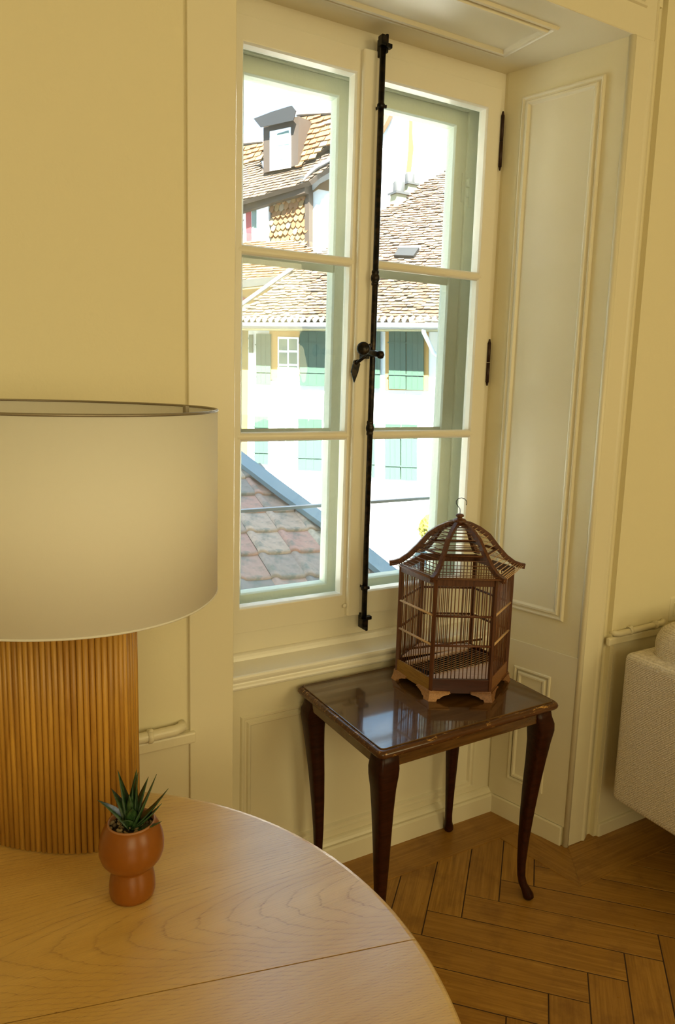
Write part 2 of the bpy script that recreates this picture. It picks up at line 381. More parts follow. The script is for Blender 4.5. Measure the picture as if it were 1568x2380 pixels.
# right reveal panelling
RU = Vector((XO-XC, YW, 0)).normalized(); RN = Vector((RU.y, -RU.x, 0))
if RN.x > 0: RN = -RN
def rv(y): return y/YW*Vector((XO-XC, YW, 0)).length
O_r = Vector((XC, 0, 0)) + RN*.0005
prof = [(0, -.001), (.004, .007), (.008, .008), (.013, .003), (.017, .003), (.021, .010), (.027, .010), (.032, .002), (.034, .0012)]
pr = MB().frame(O_r, RU, (0, 0, 1), RN, rv(-.052), .752, rv(-.312), 2.378, prof, True).build('trim_5', M['paint']); struct(pr)
pr = MB().frame(O_r, RU, (0, 0, 1), RN, rv(-.155), .145, rv(-.290), .562, prof, True).build('trim_6', M['paint']); struct(pr)
# thin joint rail between the two panels
def rbox(u0, z0, u1, z1, h, mat, name, bevel=.001):
    P = [O_r+RU*u0+Vector((0, 0, z0)), O_r+RU*u1+Vector((0, 0, z0)), O_r+RU*u1+Vector((0, 0, z1)), O_r+RU*u0+Vector((0, 0, z1))]
    return struct(MB().prism(P, RN*h).build(name, mat, None, bevel))
rbox(rv(-.09), -.01, rv(-.365), .066, .011, M['paint'], 'baseboard_niche', .004)
rbox(rv(-.09), .066, rv(-.372), .648, .003, M['paint'], 'trim_7')
# left reveal (seen only from the side)
LU = Vector((XL-XLc, YW, 0)).normalized(); LN = Vector((-LU.y, LU.x, 0))
if LN.x < 0: LN = -LN
struct(MB().frame(Vector((XLc, 0, 0)), LU, (0, 0, 1), LN, rv(-.052), .752, rv(-.312), 2.378, prof, True).build('trim_8', M['paint']))

# soffit panel
sp = [(0, 0), (.004, .007), (.011, .008), (.015, .003), (.019, .003), (.023, .011), (.032, .011), (.037, .002), (.040, .0012)]
struct(MB().frame((0, 0, ZC), (1, 0, 0), (0, -1, 0), (0, 0, -1), .78, .078, 1.52, .300, sp, True).build('trim_9', M['paint']))
# apron panel below the sill
AY = -.085
struct(box('trim_10', (XLc-.02, AY, -.01), (XC+.03, -.06, .655), M['paint']))
ap = [(0, 0), (.004, .007), (.010, .007), (.014, .002), (.019, .002), (.023, .009), (.029, .009), (.034, .001), (.036, .0006)]
struct(MB().frame((0, AY, 0), (1, 0, 0), (0, 0, 1), (0, -1, 0), .690, .098, 1.566, .551, ap, True).build('trim_11', M['paint']))
m = MB(); x0, x1 = XLc-.04, XC+.036
bb = [(AY+.005, -.01), (-.113, -.01), (-.113, .060), (-.108, .066), (-.101, .067), (-.097, .074), (-.092, .080), (-.088, .083), (AY+.005, .085)]
m.prism([(x0, y, z) for y, z in bb], (x1-x0, 0, 0)); struct(m.build('baseboard_back', M['paint']))
# sill: stool, cove and rounded nosing
m = MB(); x0, x1 = XLc-.035, XC+.028
sl = [(.03, .660), (.03, .700), (.002, .700), (-.004, .697), (-.008, .690), (-.010, .682), (-.093, .676), (-.097, .674), (-.0985, .668), (-.0975, .662), (-.094, .657), (-.0915, .653), (-.0925, .650), (-.098, .646), (-.0995, .641), (-.098, .636), (-.094, .633), (-.088, .632), (-.07, .630), (-.06, .640)]
m.prism([(x0, y, z) for y, z in sl], (x1-x0, 0, 0)); struct(m.build('trim_12', M['sill']))
# room baseboards, dado rails
struct(box('baseboard_right', (XR+.012, YW-.012, -.01), (4.2, YW+.004, .045), M['paint'], None, .004))
struct(box('trim_13', (XR-.022, YW-.012, .676), (2.9, YW+.004, .704), M['paint'], None, .006))
struct(box('baseboard_left', (-2.2, YW-.012, -.01), (.447, WY+.004, .06), M['paint'], None, .004))
struct(box('trim_14', (-2.2, YW-.010, .671), (.461, WY+.004, .699), M['paint'], None, .005))
struct(box('trim_15', (-2.2, WY-.004, .06), (.452, WY+.004, .671), M['paint']))
struct(box('trim_16', (XR+.014, YW-.003, .045), (4.2, YW+.004, .676), M['paint']))

# ---- floor
flo = struct(box('floor', (-2.4, -4.8, -.06), (4.4, -.02, -.0022), M['gap']))
w, Lp = .0985, .532
D1, D2 = Vector((.7071, -.7071)), Vector((.7071, .7071))
def plank(poly, ang, z=-.0012):
    poly = clip(poly, (0, 1), -.14); poly = clip(poly, (1, 0), 4.15); poly = clip(poly, (-1, 0), 2.15)
    if len(poly) < 3: return
    cx = sum(q[0] for q in poly)/len(poly); cy = sum(q[1] for q in poly)/len(poly)
    g = .0017; loc = []
    for x, y in poly:
        dx, dy = x-cx, y-cy; loc.append((dx*math.cos(-ang)-dy*math.sin(-ang), dx*math.sin(-ang)+dy*math.cos(-ang)))
    lx = max(abs(q[0]) for q in loc); ly = max(abs(q[1]) for q in loc)
    if lx < .02 or ly < .01: return
    sx, sy = 1-g/lx, 1-g/ly; zz = z+random.uniform(-.0004, .0004)
    a = [Vector((x*sx, y*sy, .0005)) for x, y in loc]; b = [Vector((x*(sx-.0004/lx), y*(sy-.0004/ly), .0009)) for x, y in loc]; c0 = [q - Vector((0, 0, .006)) for q in a]
    mm = MB(); mm.loops([c0, a, b], cap1=True)
    o = mm.build('floor_board', M['parquet'], flo, fix=True); o.location = (cx, cy, zz-.0009); o.rotation_euler = (0, 0, ang)
T00 = Vector((1.280, -.400)); stepx = w*math.sqrt(2)
cnt = 0
for r_ in range(-2, 4):
    # each lower row starts where the d2 planks of this row end
    base = T00 + Vector((stepx*.0, 0)) + r_*(D1*Lp - Vector((stepx, 0)) - D2*Lp)
    for i in range(-13, 16):
        T = base - Vector((stepx*i, 0))
        for kind in (0, 1):
            if kind == 0:
                P = [T, T+D1*Lp, T+D1*Lp-D2*w, T-D2*w]; ang = R(-45)
            else:
                B = T + D1*Lp - Vector((stepx, 0)); P = [B, B-D2*Lp, B-D2*Lp+D1*w, B+D1*w]; ang = R(45)
            cx = sum(q.x for q in P)/4; cy = sum(q.y for q in P)/4
            if -.55 < cx < 3.3 and -2.35 < cy < .05 and cnt < 285:
                plank([(q.x, q.y) for q in P], ang); cnt += 1
# border boards along the apron, around the casing and along the wall
def board(P, ang):
    cx = sum(q[0] for q in P)/len(P); cy = sum(q[1] for q in P)/len(P)
    a = [Vector((x-cx, y-cy, 0)) for x, y in P]; rot = Matrix.Rotation(-ang, 3, 'Z'); a = [rot @ q for q in a]
    mm = MB(); mm.loops([[q*.998+Vector((0, 0, -.012)) for q in a], [q*.998 for q in a], [q*.995+Vector((0, 0, .0012)) for q in a]], cap1=True)
    o = mm.build('border_board', M['parquet'], flo); o.location = (cx, cy, -.0008); o.rotation_euler = (0, 0, ang)
board([(.2, -.06), (1.70, -.06), (1.664, -.243), (1.556, -.243), (.2, -.243)], 0)
board([(1.66, -.243), (1.556, -.243), (1.612, -.540), (1.7186, -.386)], R(-80))
board([(1.7186, -.386), (1.612, -.540), (4.1, -.540), (4.1, -.386)], 0)
struct(box('floor_2', (-2.2, -4.6, -.02), (4.2, -2.62, -.0012), M['parquet']))

# ================================================================== WINDOW
win = struct(MB().box((XLc-.005, .012, 2.4085), (XC+.005, .05, ZC)).box((XLc-.005, .012, .690), (XC+.005, .05, .7615)).box((XLc-.005, .012, .7615), (.6835, .05, 2.4085)).box((1.5875, .012, .7615), (XC+.005, .05, 2.4085))
             .box((XLc-.005, .0405, 2.385), (XC+.005, .05, 2.41)).box((XLc-.005, .0405, .76), (XC+.005, .05, .785)).build('window_1', M['sash']))
ZB, ZT = .762, 2.408
m1, m2 = 1.834, 1.331
def casement(x0, x1, y0, th, bars, st, rl, rb, mat, front_round, name, zb=ZB, zt=ZT, lt=None, rtw=None):
    # frame of the casement, its three panes and two glazing bars
    lt = lt or st; rtw = rtw or st
    O = (0, y0, 0); mm = MB()
    ox0, ox1, oz0, oz1 = x0+lt, x1-rtw, zb+rb, zt-rl; be = .004
    outer = [(x0, zb), (x1, zb), (x1, zt), (x0, zt)]; inner = [(ox0, oz0), (ox1, oz0), (ox1, oz1), (ox0, oz1)]
    L = [[(x, y0+th, z) for x, z in outer], [(x, y0, z) for x, z in outer], [(x, y0, z) for x, z in inner],
         [(x+(be if x < (x0+x1)/2 else -be), y0+.008, z+(be if z < 1.5 else -be)) for x, z in inner],
         [(x+(be if x < (x0+x1)/2 else -be), y0+th, z+(be if z < 1.5 else -be)) for x, z in inner],
         [(x, y0+th, z) for x, z in outer]]
    cs = mm.loops([[Vector(q) for q in l] for l in L]).build(name, mat, win, .0015)
    zs = [oz0] + [b for b in bars] + [oz1]
    for b in bars:
        if front_round:
            pts = [(y0-.001+.012*(1-math.sin(t)), b+.0135*math.cos(t)) for t in [PI*k/8 for k in range(9)]]
            pts = [(y0+th-.008, b+.010)] + [(y0+.010, b+.0135)] + pts[1:-1] + [(y0+.010, b-.0135)] + [(y0+th-.008, b-.010)]
            MB().prism([(ox0-.008, y, z) for y, z in pts], (ox1-ox0+.016, 0, 0)).build('glazing_bar', mat, cs)
        else: MB().prism([(ox0-.004, y0+.006, b-.014), (ox0-.004, y0+th-.01, b-.008), (ox0-.004, y0+th-.01, b+.008), (ox0-.004, y0+.006, b+.014)], (ox1-ox0+.008, 0, 0)).build('glazing_bar', mat, cs)
    for a, b in zip(zs[:-1], zs[1:]):
        MB().box((ox0+.002, y0+th-.012, a), (ox1-.002, y0+th-.010, b)).build('pane', M['glass'], cs)
    return cs
cL = casement(.684, 1.100, 0, .040, (m1, m2), .047, .062, .072, M['sash'], True, 'casement', lt=.036, rtw=.038)
cR = casement(1.104, 1.587, 0, .040, (m1+.003, m2), .050, .062, .072, M['sash'], True, 'casement', lt=.044)
# meeting strip on the left casement
MB().prism([(1.072, .001, .770), (1.072, -.012, .770), (1.076, -.017, .770), (1.112, -.020, .770), (1.114, -.018, .770), (1.114, .001, .770)], (0, 0, 1.633)).build('cover_strip', M['sash'], cL, .002)
MB().lathe([(.0001, .0), (.006, .0), (.007, .004), (.004, .008), (.0001, .008)], 12).build('peg', M['sash'], cL, loc=(1.066, -.006, .802), rot=(R(90), 0, 0))
# outer weathered frame and casements
of = MB().frame((0, .115, 0), (1, 0, 0), (0, 0, 1), (0, -1, 0), .640, .715, 1.632, 2.45, [(0, -.08), (0, .014), (.086, .014), (.088, .010), (.088, -.08)]).build('outer_frame', M['outer'], win)
MB().box((1.094, .112, .80), (1.138, .135, 2.36)).build('outer_mullion', M['outer'], win, .003)
for (a, b) in ((.722, 1.112), (1.122, 1.546)):
    oc = casement(a, b, .110, .045, (m1-.004, m2+.001), .045, .045, .045, M['outer'], False, 'outer_casement', zb=.795, zt=2.362)
box('inner_lining', (XC-.012, .04, .70), (XC+.0, .105, 2.45), M['outer'], win)
box('inner_lining', (XLc-.0, .04, .70), (XLc+.012, .105, 2.45), M['outer'], win)
box('inner_lining', (XLc, .04, 2.395), (XC, .105, 2.44), M['outer'], win)
box('inner_lining', (XLc, .05, .72), (XC, .105, .785), M['outer'], win)
# painted hinges of the outer right casement
def outer_hinge(z):
    h = MB().box((1.532, .1065, z-.045), (1.552, .111, z+.045)).box((1.556, .098, z-.060), (1.572, .1015, z+.030)).build('painted_hinge', M['outer'], win, .001)
    MB().tube([(1.5505, .101, z-.03), (1.5505, .101, z-.002)], .006, 10).tube([(1.5505, .101, z+.002), (1.5505, .101, z+.03)], .006, 10).build('hinge_knuckle', M['outer'], h)
for z in (2.13, .97): outer_hinge(z)
# black inner hinges
for z, s in ((2.255, .088), (1.566, .076)):
    h = MB().tube([(1.592, -.004, z-s), (1.592, -.004, z-s+.012)], [.002, .005], 10).tube([(1.592, -.004, z-s+.012), (1.592, -.004, z-.001)], .0058, 10).tube([(1.592, -.004, z+.001), (1.592, -.004, z+s-.012)], .0058, 10).tube([(1.592, -.004, z+s-.012), (1.592, -.004, z+s)], [.005, .0025], 10)
    h.build('hinge', M['rustiron'], win)
# espagnolette rod with handle
rod = empty('espagnolette', (1.117, -.040, 0), parent=win)
r = MB(); r.tube([(0.002, 0, .752), (0.001, 0, 1.5), (0, 0, 2.425)], .0085, 14); r.build('rod', M['iron'], rod)
def collar(z, big=1):
    MB().lathe([(.008, -.022), (.011*big, -.020), (.0115*big, -.014), (.0095, -.012), (.013*big, -.006), (.014*big, 0), (.013*big, .006), (.0095, .012), (.0115*big, .014), (.011*big, .020), (.008, .022)], 16, (0, 0, z)).build('collar', M['iron'], rod)
collar(1.356, .92); collar(1.79, .95)
for z in (2.255, .862): MB().lathe([(.008, -.008), (.0115, -.004), (.0115, .004), (.008, .008)], 14, (0, 0, z)).tube([(.004, 0, z), (.0155, -.004, z)], .005, 8).tube([(0, 0, z), (0, .03, z)], .004, 8).build('guide', M['iron'], rod)
for z, d in ((2.425, 1), (.752, -1)):
    MB().box((-.010, -.010, z-.016), (.012, .012, z+.012)).box((.004, -.012, z-.014*d-.006), (.024, .004, z-.014*d+.006)).box((.008, -.004, z-.03), (.016, .045, z+.018)).build('rod_catch', M['iron'], rod, .002)
lv = empty('handle', (0, 0, 1.575), parent=rod)
hb = MB().tube([(.016, -.010, -.002), (-.010, -.012, 0), (-.026, -.020, .002), (-.052, -.040, .006), (-.076, -.062, .009)], [.009, .011, .009, .008, .006], 12)
hb.lathe([(.0001, -.006), (.010, -.005), (.013, 0), (.010, .005), (.0001, .006)], 14, (.0, -.008, 0)); hb.build('lever', M['iron'], lv)
kn = MB().lathe([(.0001, .006), (.012, .005), (.0185, .001), (.019, -.003), (.013, -.006), (.006, -.010), (.006, -.026), (.011, -.030), (.012, -.034), (.0001, -.038)], 20)
kn.build('knob', M['iron'], lv, loc=(-.078, -.075, .010), rot=(R(84), 0, R(-36)))
MB().lathe([(.0001, -.012), (.008, -.010), (.012, 0), (.008, .010), (.0001, .012)], 14).build('pivot_ball', M['iron'], lv, loc=(.018, -.016, -.003))
MB().box((-.033, -.014, -.016), (-.018, .020, .020)).tube([(-.026, -.018, .012), (-.022, -.020, .022), (-.018, -.018, .026)], [.005, .006, .004], 8).build('rest_hook', M['iron'], lv, .002)
MB().prism([(x-.016, .016, z) for x, z in ((-.040, -.022), (-.026, -.018), (-.018, -.032), (-.022, -.045), (-.024, -.055), (-.036, -.086), (-.048, -.055), (-.044, -.040))], (0, -.006, 0)).tube([(-.030, -.016, -.006), (-.042, -.008, -.018), (-.049, .010, -.030)], .005, 8).build('leaf_plate', M['iron'], lv, .001)
# iron guard rail outside the window
gr = tag(MB().box((.63, .232, 1.070), (1.64, .252, 1.080)).build('guard_rail', M['rail'], None, .001), 'thin grey iron guard rail across the lower panes outside the window', 'rail')

# ================================================================== things on the wall
def wall_pipe(name, x0, x1, z, label, r_=.010):
    root = empty(name, (x0, YW-.012, z)); tag(root, label, 'pipe'); d = x1-x0
    MB().tube([(0, .022, .002), (.004, .006, .001), (.016, 0, 0), (d*.5, 0, .002), (d-.02, 0, .004), (d-.004, .006, .006), (d, .022, .008)], [r_*.7, r_, r_, r_, r_, r_, r_*.7], 12).build('tube', M['paint'], root)
    for t in (.28, .78):
        MB().lathe([(r_+.0005, -.006), (r_+.004, -.004), (r_+.004, .004), (r_+.0005, .006)], 14).build('clamp', M['paint'], root, loc=(d*t, 0, .003), rot=(0, R(90), 0))
        MB().lathe([(.0001, .004), (.005, .002), (.006, 0)], 10).build('clamp_nail', M['paint'], root, loc=(d*t+.001, -.004, r_+.006))
wall_pipe('surface_pipe', 1.850, 2.095, .7145, 'cream painted pipe stub on the dado rail behind the sofa')
wall_pipe('surface_pipe', .08, .432, .7105, 'cream painted pipe stub on the dado rail behind the table lamp', .012)
sw = empty('light_switch', (2.165, WY, .755)); tag(sw, 'ivory light switch plate on the wall above the sofa', 'switch')
MB().box((-.040, -.014, -.045), (.040, .002, .045)).build('plate', M['plastic'], sw, .006, 3)
MB().box((-.022, -.018, -.024), (.022, -.010, .024)).build('rocker', M['plastic'], sw, .003)

# ================================================================== DINING TABLE + LAMP + SUCCULENT
TC = Vector((-.063, -1.1214, 0)); TR = .574; TZ = .75
dt = empty('dining_table', TC); tag(dt, 'round light oak dining table with a straight seam, in the foreground', 'table')
def half(sign):
    a0 = R(-13.3); pts = []
    off = .0615 + sign*.0009   # the seam lies off the centre
    u = Vector((math.cos(a0), math.sin(a0))); n = Vector((-math.sin(a0), math.cos(a0)))
    # seam passes through a world point
    P = Vector((.236, -1.1165)) - Vector((TC.x, TC.y)); c = P.dot(n)
    rad = TR
    L = []
    for ins, z in ((.016, -.026), (.004, -.020), (.0, -.010), (.0008, -.004), (.004, -.0008), (.009, 0)):
        rr = rad-ins; cc = c + sign*.0009
        tt = math.acos(max(-1, min(1, cc/rr))); ring = []
        if sign > 0: th = [-tt + 2*tt*k/96 for k in range(97)]
        else: th = [tt + (2*PI-2*tt)*k/96 for k in range(97)]
        for t in th:
            q = n*math.cos(t)*rr - u*math.sin(t)*rr*(-1)
            ring.append(Vector((q.x, q.y, TZ+z)))
        L.append(ring)
    MB().loops(L, cap0=True, cap1=True).build('table_leaf', M['oak'], dt)
half(1); half(-1)
ped = MB().lathe([(.24, 0), (.25, .012), (.24, .025), (.07, .05), (.055, .12), (.055, .62), (.09, .70), (.16, .724)], 40); ped.build('pedestal', M['oak'], dt)

LA = -.6612; LO = Vector((.126, -.6899, 0))
lamp = empty('table_lamp', (LO.x, LO.y, TZ), LA); tag(lamp, 'table lamp with ribbed oval wooden base and large white drum shade', 'lamp')
def sup(a, b, n, N):
    # points evenly spaced along a superellipse
    P = []
    for k in range(720):
        t = 2*PI*k/720; c, s = math.cos(t), math.sin(t)
        P.append(Vector((a*math.copysign(abs(c)**(2/n), c), b*math.copysign(abs(s)**(2/n), s), 0)))
    Ls = [0]
    for i in range(720): Ls.append(Ls[-1]+(P[(i+1) % 720]-P[i]).length)
    out = []; j = 0
    for k in range(N):
        d = Ls[-1]*k/N
        while Ls[j+1] < d: j += 1
        t = (d-Ls[j])/(Ls[j+1]-Ls[j]); out.append(P[j].lerp(P[(j+1) % 720], t))
    return out
core = sup(.126, .075, 2.5, 60)
MB().loops([[q+Vector((0, 0, .004)) for q in core], [q+Vector((0, 0, .430)) for q in core]], cap0=True, cap1=True).build('core', M['dowel'], lamp)
dm = MB().tube([(0, 0, .001), (0, 0, .432)], .0046, 10).mesh('dowel')
dm.materials.append(M['dowel'])
dp = sup(.1268, .0755, 2.5, 74)
for i, q in enumerate(dp):
    o = link('dowel', dm, None, lamp, (q.x, q.y, random.uniform(-.0003, .0006)), (0, 0, random.uniform(0, 6)))
SH0, SH1 = 1.1536-TZ, 1.4451-TZ
so = sup(.258, .2197, 2.2, 120); ring = lambda z, k: [Vector((q.x*k, q.y*k, z)) for q in so]
shd = MB().loops([ring(SH0, .994), ring(SH0, 1), ring(SH1, 1), ring(SH1, .994), ring(SH0, .994)], smooth=False).build('lamp_shade', M['shade'], lamp)
for p_ in shd.data.polygons: p_.use_smooth = True
MB().tube(ring(SH1, .997)+[ring(SH1, .997)[0]], .0022, 6, False).build('shade_rim', M['rim'], shd)
MB().tube(ring(SH0, .997)+[ring(SH0, .997)[0]], .0018, 6, False).build('shade_rim', M['shade'], shd)
MB().tube([(-.25, 0, SH1-.05), (.25, 0, SH1-.05)], .003, 6).tube([(0, -.212, SH1-.05), (0, .212, SH1-.05)], .003, 6).build('spider', M['rim'], lamp)
MB().tube([(0, 0, .43), (0, 0, SH1-.05)], .006, 10).build('stem', M['rim'], lamp)
MB().lathe([(.0001, .05), (.02, .045), (.03, .02), (.02, -.02), (.013, -.03), (.0001, -.03)], 16, (0, 0, .55)).build('bulb', Mat('opal_bulb', (.9, .9, .85), .3).m, lamp)
# the small clip bracket inside the top rim
cb = MB().box((-.007, -.004, -.012), (.007, .002, .001)).build('shade_clip', M['rim'], shd); cb.location = (.232*.72, .2197*.69, SH1); cb.rotation_euler = (0, 0, R(-50))

PO = Vector((.1892, -.9137, TZ))
pt = empty('potted_succulent', PO); tag(pt, 'small spiky succulent in a glossy terracotta goblet-shaped pot', 'plant')
prof_pot = [(.0001, .0), (.028, .0), (.031, .002), (.0325, .008), (.0325, .018), (.0315, .028), (.0295, .036), (.0265, .042), (.0262, .0445), (.030, .0475), (.037, .053), (.0425, .061), (.0455, .071), (.0458, .081), (.0440, .092), (.0402, .103), (.0365, .1105), (.0338, .1140), (.0325, .1152), (.0308, .1140), (.0315, .108), (.036, .10)]
MB().lathe(prof_pot, 48).build('pot', M['pot'], pt)
MB().lathe([(.0338, .1135), (.0328, .1160), (.0316, .1163), (.0303, .1145), (.0312, .107)], 48).build('pot_rim', M['potin'], pt)
MB().lathe([(.0345, .102), (.02, .104), (.0001, .105)], 24).build('soil', M['soil'], pt)
pbm = bmesh.new(); bmesh.ops.create_icosphere(pbm, subdivisions=2, radius=1); me = bpy.data.meshes.new('pebble'); pbm.to_mesh(me); pbm.free(); me.materials.append(M['pebble'])
for p_ in me.polygons: p_.use_smooth = True
for k in range(90):
    a = random.uniform(0, 2*PI); rr = .031*math.sqrt(random.random())
    o = link('pebble', me, None, pt, (rr*math.cos(a), rr*math.sin(a), .1055+random.uniform(0, .002)), (random.random()*3, random.random()*3, 0)); s_ = random.uniform(.0018, .0036); o.scale = (s_*1.2, s_, s_*.8)
# image right / towards the camera, horizontally
er = Vector((rt.x, rt.y, 0)).normalized(); ef = Vector((fw.x, fw.y, 0)).normalized()
def leaf(dx, df, z1, width, bend=.0, base=(0, 0)):
    # leaf from the rosette centre to a tip dx right / df away / z1 up
    b0 = er*base[0] + ef*base[1] + Vector((0, 0, .104)); tip = er*dx + ef*df + Vector((0, 0, z1))
    hor = Vector((tip.x-b0.x, tip.y-b0.y, 0)); side = Vector((-hor.y, hor.x, 0)).normalized() if hor.length > 1e-4 else er
    L = []; N = 9
    for i in range(N+1):
        t = i/N; c = b0.lerp(tip, t) + Vector((0, 0, -bend*math.sin(PI*t)))
        d = (tip-b0).normalized(); nrm = side.cross(d).normalized()
        if nrm.z < 0: nrm = -nrm
        wd = width*1.75*(math.sin(PI*min(1, t*.62+.38))**.9 if t > 0 else .7)*(1 if t < .99 else .05)*(1.05-.35*t); th = .0032*(1-t)+.0004
        L.append([c+side*wd*.5+nrm*.002*(1-t), c+nrm*0.0, c-side*wd*.5+nrm*.002*(1-t), c-side*wd*.25-nrm*th, c-nrm*th*1.6, c+side*wd*.25-nrm*th])
    MB().loops(L, cap0=True, cap1=True, smooth=True).build('leaf', M['leaf'], pt)
for a in [(-.019, .004, .190, .013, -.002), (.009, .006, .187, .013, -.003), (.003, .020, .184, .010, -.002), (.036, .004, .186, .015, .003), (.052, .006, .163, .013, .004),
          (.045, -.004, .146, .013, .004), (.048, -.016, .126, .010, .004), (-.031, .010, .158, .012, -.004), (-.046, -.004, .148, .014, -.004), (.0, -.006, .160, .013, 0),
          (.003, .0, .168, .011, 0), (-.006, -.022, .128, .014, -.006), (.006, -.012, .142, .015, -.004), (.02, .02, .172, .011, -.002), (-.02, .022, .165, .011, -.002)]: leaf(*a)

# ================================================================== SIDE TABLE
PH = .0182; STZ = .6204
st = empty('side_table', (.8635, -.5419, 0), PH); tag(st, 'small dark mahogany side table with worn edges and cabriole legs, under the birdcage', 'table')
WW, DD = .6103, .4394
def rrect(ins, z, r0=.018):
    r_ = max(.002, r0-ins*.5); out = []
    for cx, cy, a in ((WW-ins-r_, DD-ins-r_, 0), (ins+r_, DD-ins-r_, 90), (ins+r_, ins+r_, 180), (WW-ins-r_, ins+r_, 270)):
        out += [Vector((cx+r_*math.cos(R(a+t)), cy+r_*math.sin(R(a+t)), z)) for t in (0, 22.5, 45, 67.5, 90)]
    return out
ed = [(.012, -.024), (.004, -.022), (.0, -.017), (-.001, -.012), (.001, -.007), (.005, -.0035), (.009, -.0025), (.013, -.0035)]
MB().loops([rrect(i, STZ+z) for i, z in ed], cap0=True, cap1=True, smooth=True).build('top_moulding', M['mahog_edge'], st)
MB().loops([rrect(.0135, STZ-.006), rrect(.0135, STZ-.0008), rrect(.0150, STZ)], cap0=True, cap1=True).build('table_top', M['mahog'], st)
for a, b in (((.03, .018, .562), (WW-.03, .036, .598)), ((.03, DD-.036, .562), (WW-.03, DD-.018, .598)), ((.018, .03, .562), (.036, DD-.03, .598)), ((WW-.036, .03, .562), (WW-.018, DD-.03, .598))):
    MB().box(a, b).build('apron_rail', M['mahog'], st, .002)
def cab_leg(cx, cy, sx, sy):
    d = Vector((sx, sy, 0)).normalized(); L = []
    S = [(.600, .0, .028), (.575, .003, .030), (.555, .009, .032), (.535, .011, .031), (.50, .009, .027), (.44, .004, .0235), (.36, -.003, .0205), (.27, -.009, .0175), (.18, -.013, .0145), (.11, -.014, .0125), (.07, -.012, .0118), (.045, -.006, .0125), (.028, .004, .0145), (.016, .010, .0165), (.007, .012, .0165), (.0, .011, .012)]
    for z, o, r_ in S:
        k = min(1, max(0, (z-.08)/.4)); n = 2+3.0*k; ring = []
        for j in range(20):
            t = 2*PI*j/20; c, s = math.cos(t), math.sin(t)
            ring.append(Vector((cx+d.x*o+r_*math.copysign(abs(c)**(2/n), c), cy+d.y*o+r_*math.copysign(abs(s)**(2/n), s), z)))
        L.append(ring)
    MB().loops(L, cap0=True, cap1=True, smooth=True).build('leg', M['leg'], st)
for cx, cy, sx, sy in ((.046, .046, -1, -1), (WW-.046, .040, 1, -1), (WW-.046, DD-.046, 1, 1), (.046, DD-.046, -1, 1)): cab_leg(cx, cy, sx, sy)

# ================================================================== BIRDCAGE
GX, GY, GR, GROT = 1.289, -.270, .1665, -.4998
cage = empty('birdcage', (GX, GY, STZ), GROT); tag(cage, 'hexagonal brown wooden birdcage with flared pagoda roof on the side table', 'birdcage')
def hx(k, r_=GR): return Vector((r_*math.cos(k*PI/3), r_*math.sin(k*PI/3), 0))
zb, zr, zt = .032, .062, .351
def side_box(k, u0, u1, z0, z1, th, mat, name, out=0, bevel=.0008):
    a, b = hx(k), hx(k+1); u = (b-a).normalized(); n = Vector((u.y, -u.x, 0)); L = (b-a).length
    P = [a+u*(u0*L)+n*out+Vector((0, 0, z0)), a+u*(u1*L)+n*out+Vector((0, 0, z0)), a+u*(u1*L)+n*out+Vector((0, 0, z1)), a+u*(u0*L)+n*out+Vector((0, 0, z1))]
    return MB().prism(P, -n*th).build(name, mat, cage, bevel)
for k in range(6):
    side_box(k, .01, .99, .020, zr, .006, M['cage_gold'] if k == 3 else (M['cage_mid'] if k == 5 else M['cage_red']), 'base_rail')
    side_box(k, .01, .99, zt-.022, zt, .006, M['cage'], 'top_rail')
    p = hx(k, GR-.003)
    MB().box((-.0048, -.0048, .018), (.0048, .0048, zt)).build('corner_post', M['cage'], cage, .0006, loc=(p.x, p.y, 0), rot=(0, 0, k*PI/3))
    a, b = hx(k, GR-.003), hx(k+1, GR-.003)
    for zc in (.158, .243):
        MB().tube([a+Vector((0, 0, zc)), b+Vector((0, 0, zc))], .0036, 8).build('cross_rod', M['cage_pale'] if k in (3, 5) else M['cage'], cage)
# vertical bars
bm_ = MB().tube([(0, 0, zr-.004), (0, 0, zt-.018)], .00135, 6).mesh('bar'); bm_.materials.append(M['cage_bar'])
for k in range(6):
    a, b = hx(k, GR-.004), hx(k+1, GR-.004)
    for j in range(1, 15):
        q = a.lerp(b, j/15+.012*random.uniform(-1, 1)*.4); link('bar', bm_, None, cage, (q.x, q.y, 0))
# flared carved feet
for k in range(6):
    for s in (0, 1):
        a, b = (hx(k), hx(k+1)) if s == 0 else (hx(k), hx(k-1))
        u = (b-a).normalized(); L = (b-a).length; c = (a+b)/2; n = c.normalized()
        def P_(x, z, o): return a*1.0 + u*x + n*(o) + Vector((0, 0, z))
        pr_ = [(0, 0), (.016, 0), (.018, .006), (.026, .008), (.032, .013), (.040, .016), (.052, .019), (.055, .026), (.0, .028)]
        mm = MB(); fr = [P_(x, z, .011-(z*.28)) for x, z in pr_]; bk = [P_(x, z, -.001) for x, z in pr_]
        fr[0] = hx(k)*(1+.0127/GR) ; fr[-1] = hx(k)*(1+.0040/GR)+Vector((0, 0, .028))
        bk[0] = hx(k, GR-.002); bk[-1] = hx(k, GR-.002)+Vector((0, 0, .028))
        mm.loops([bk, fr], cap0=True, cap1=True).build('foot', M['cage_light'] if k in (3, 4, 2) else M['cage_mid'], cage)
        mm2 = MB(); mm2.prism([P_(.002, .0222, .0062), P_(.056, .0222, .0062), P_(.053, .0262, .0056), P_(.0, .0262, .0056)], n*.0022).build('foot_bead', M['cage_light'] if k in (3, 4, 2) else M['cage_mid'], cage)
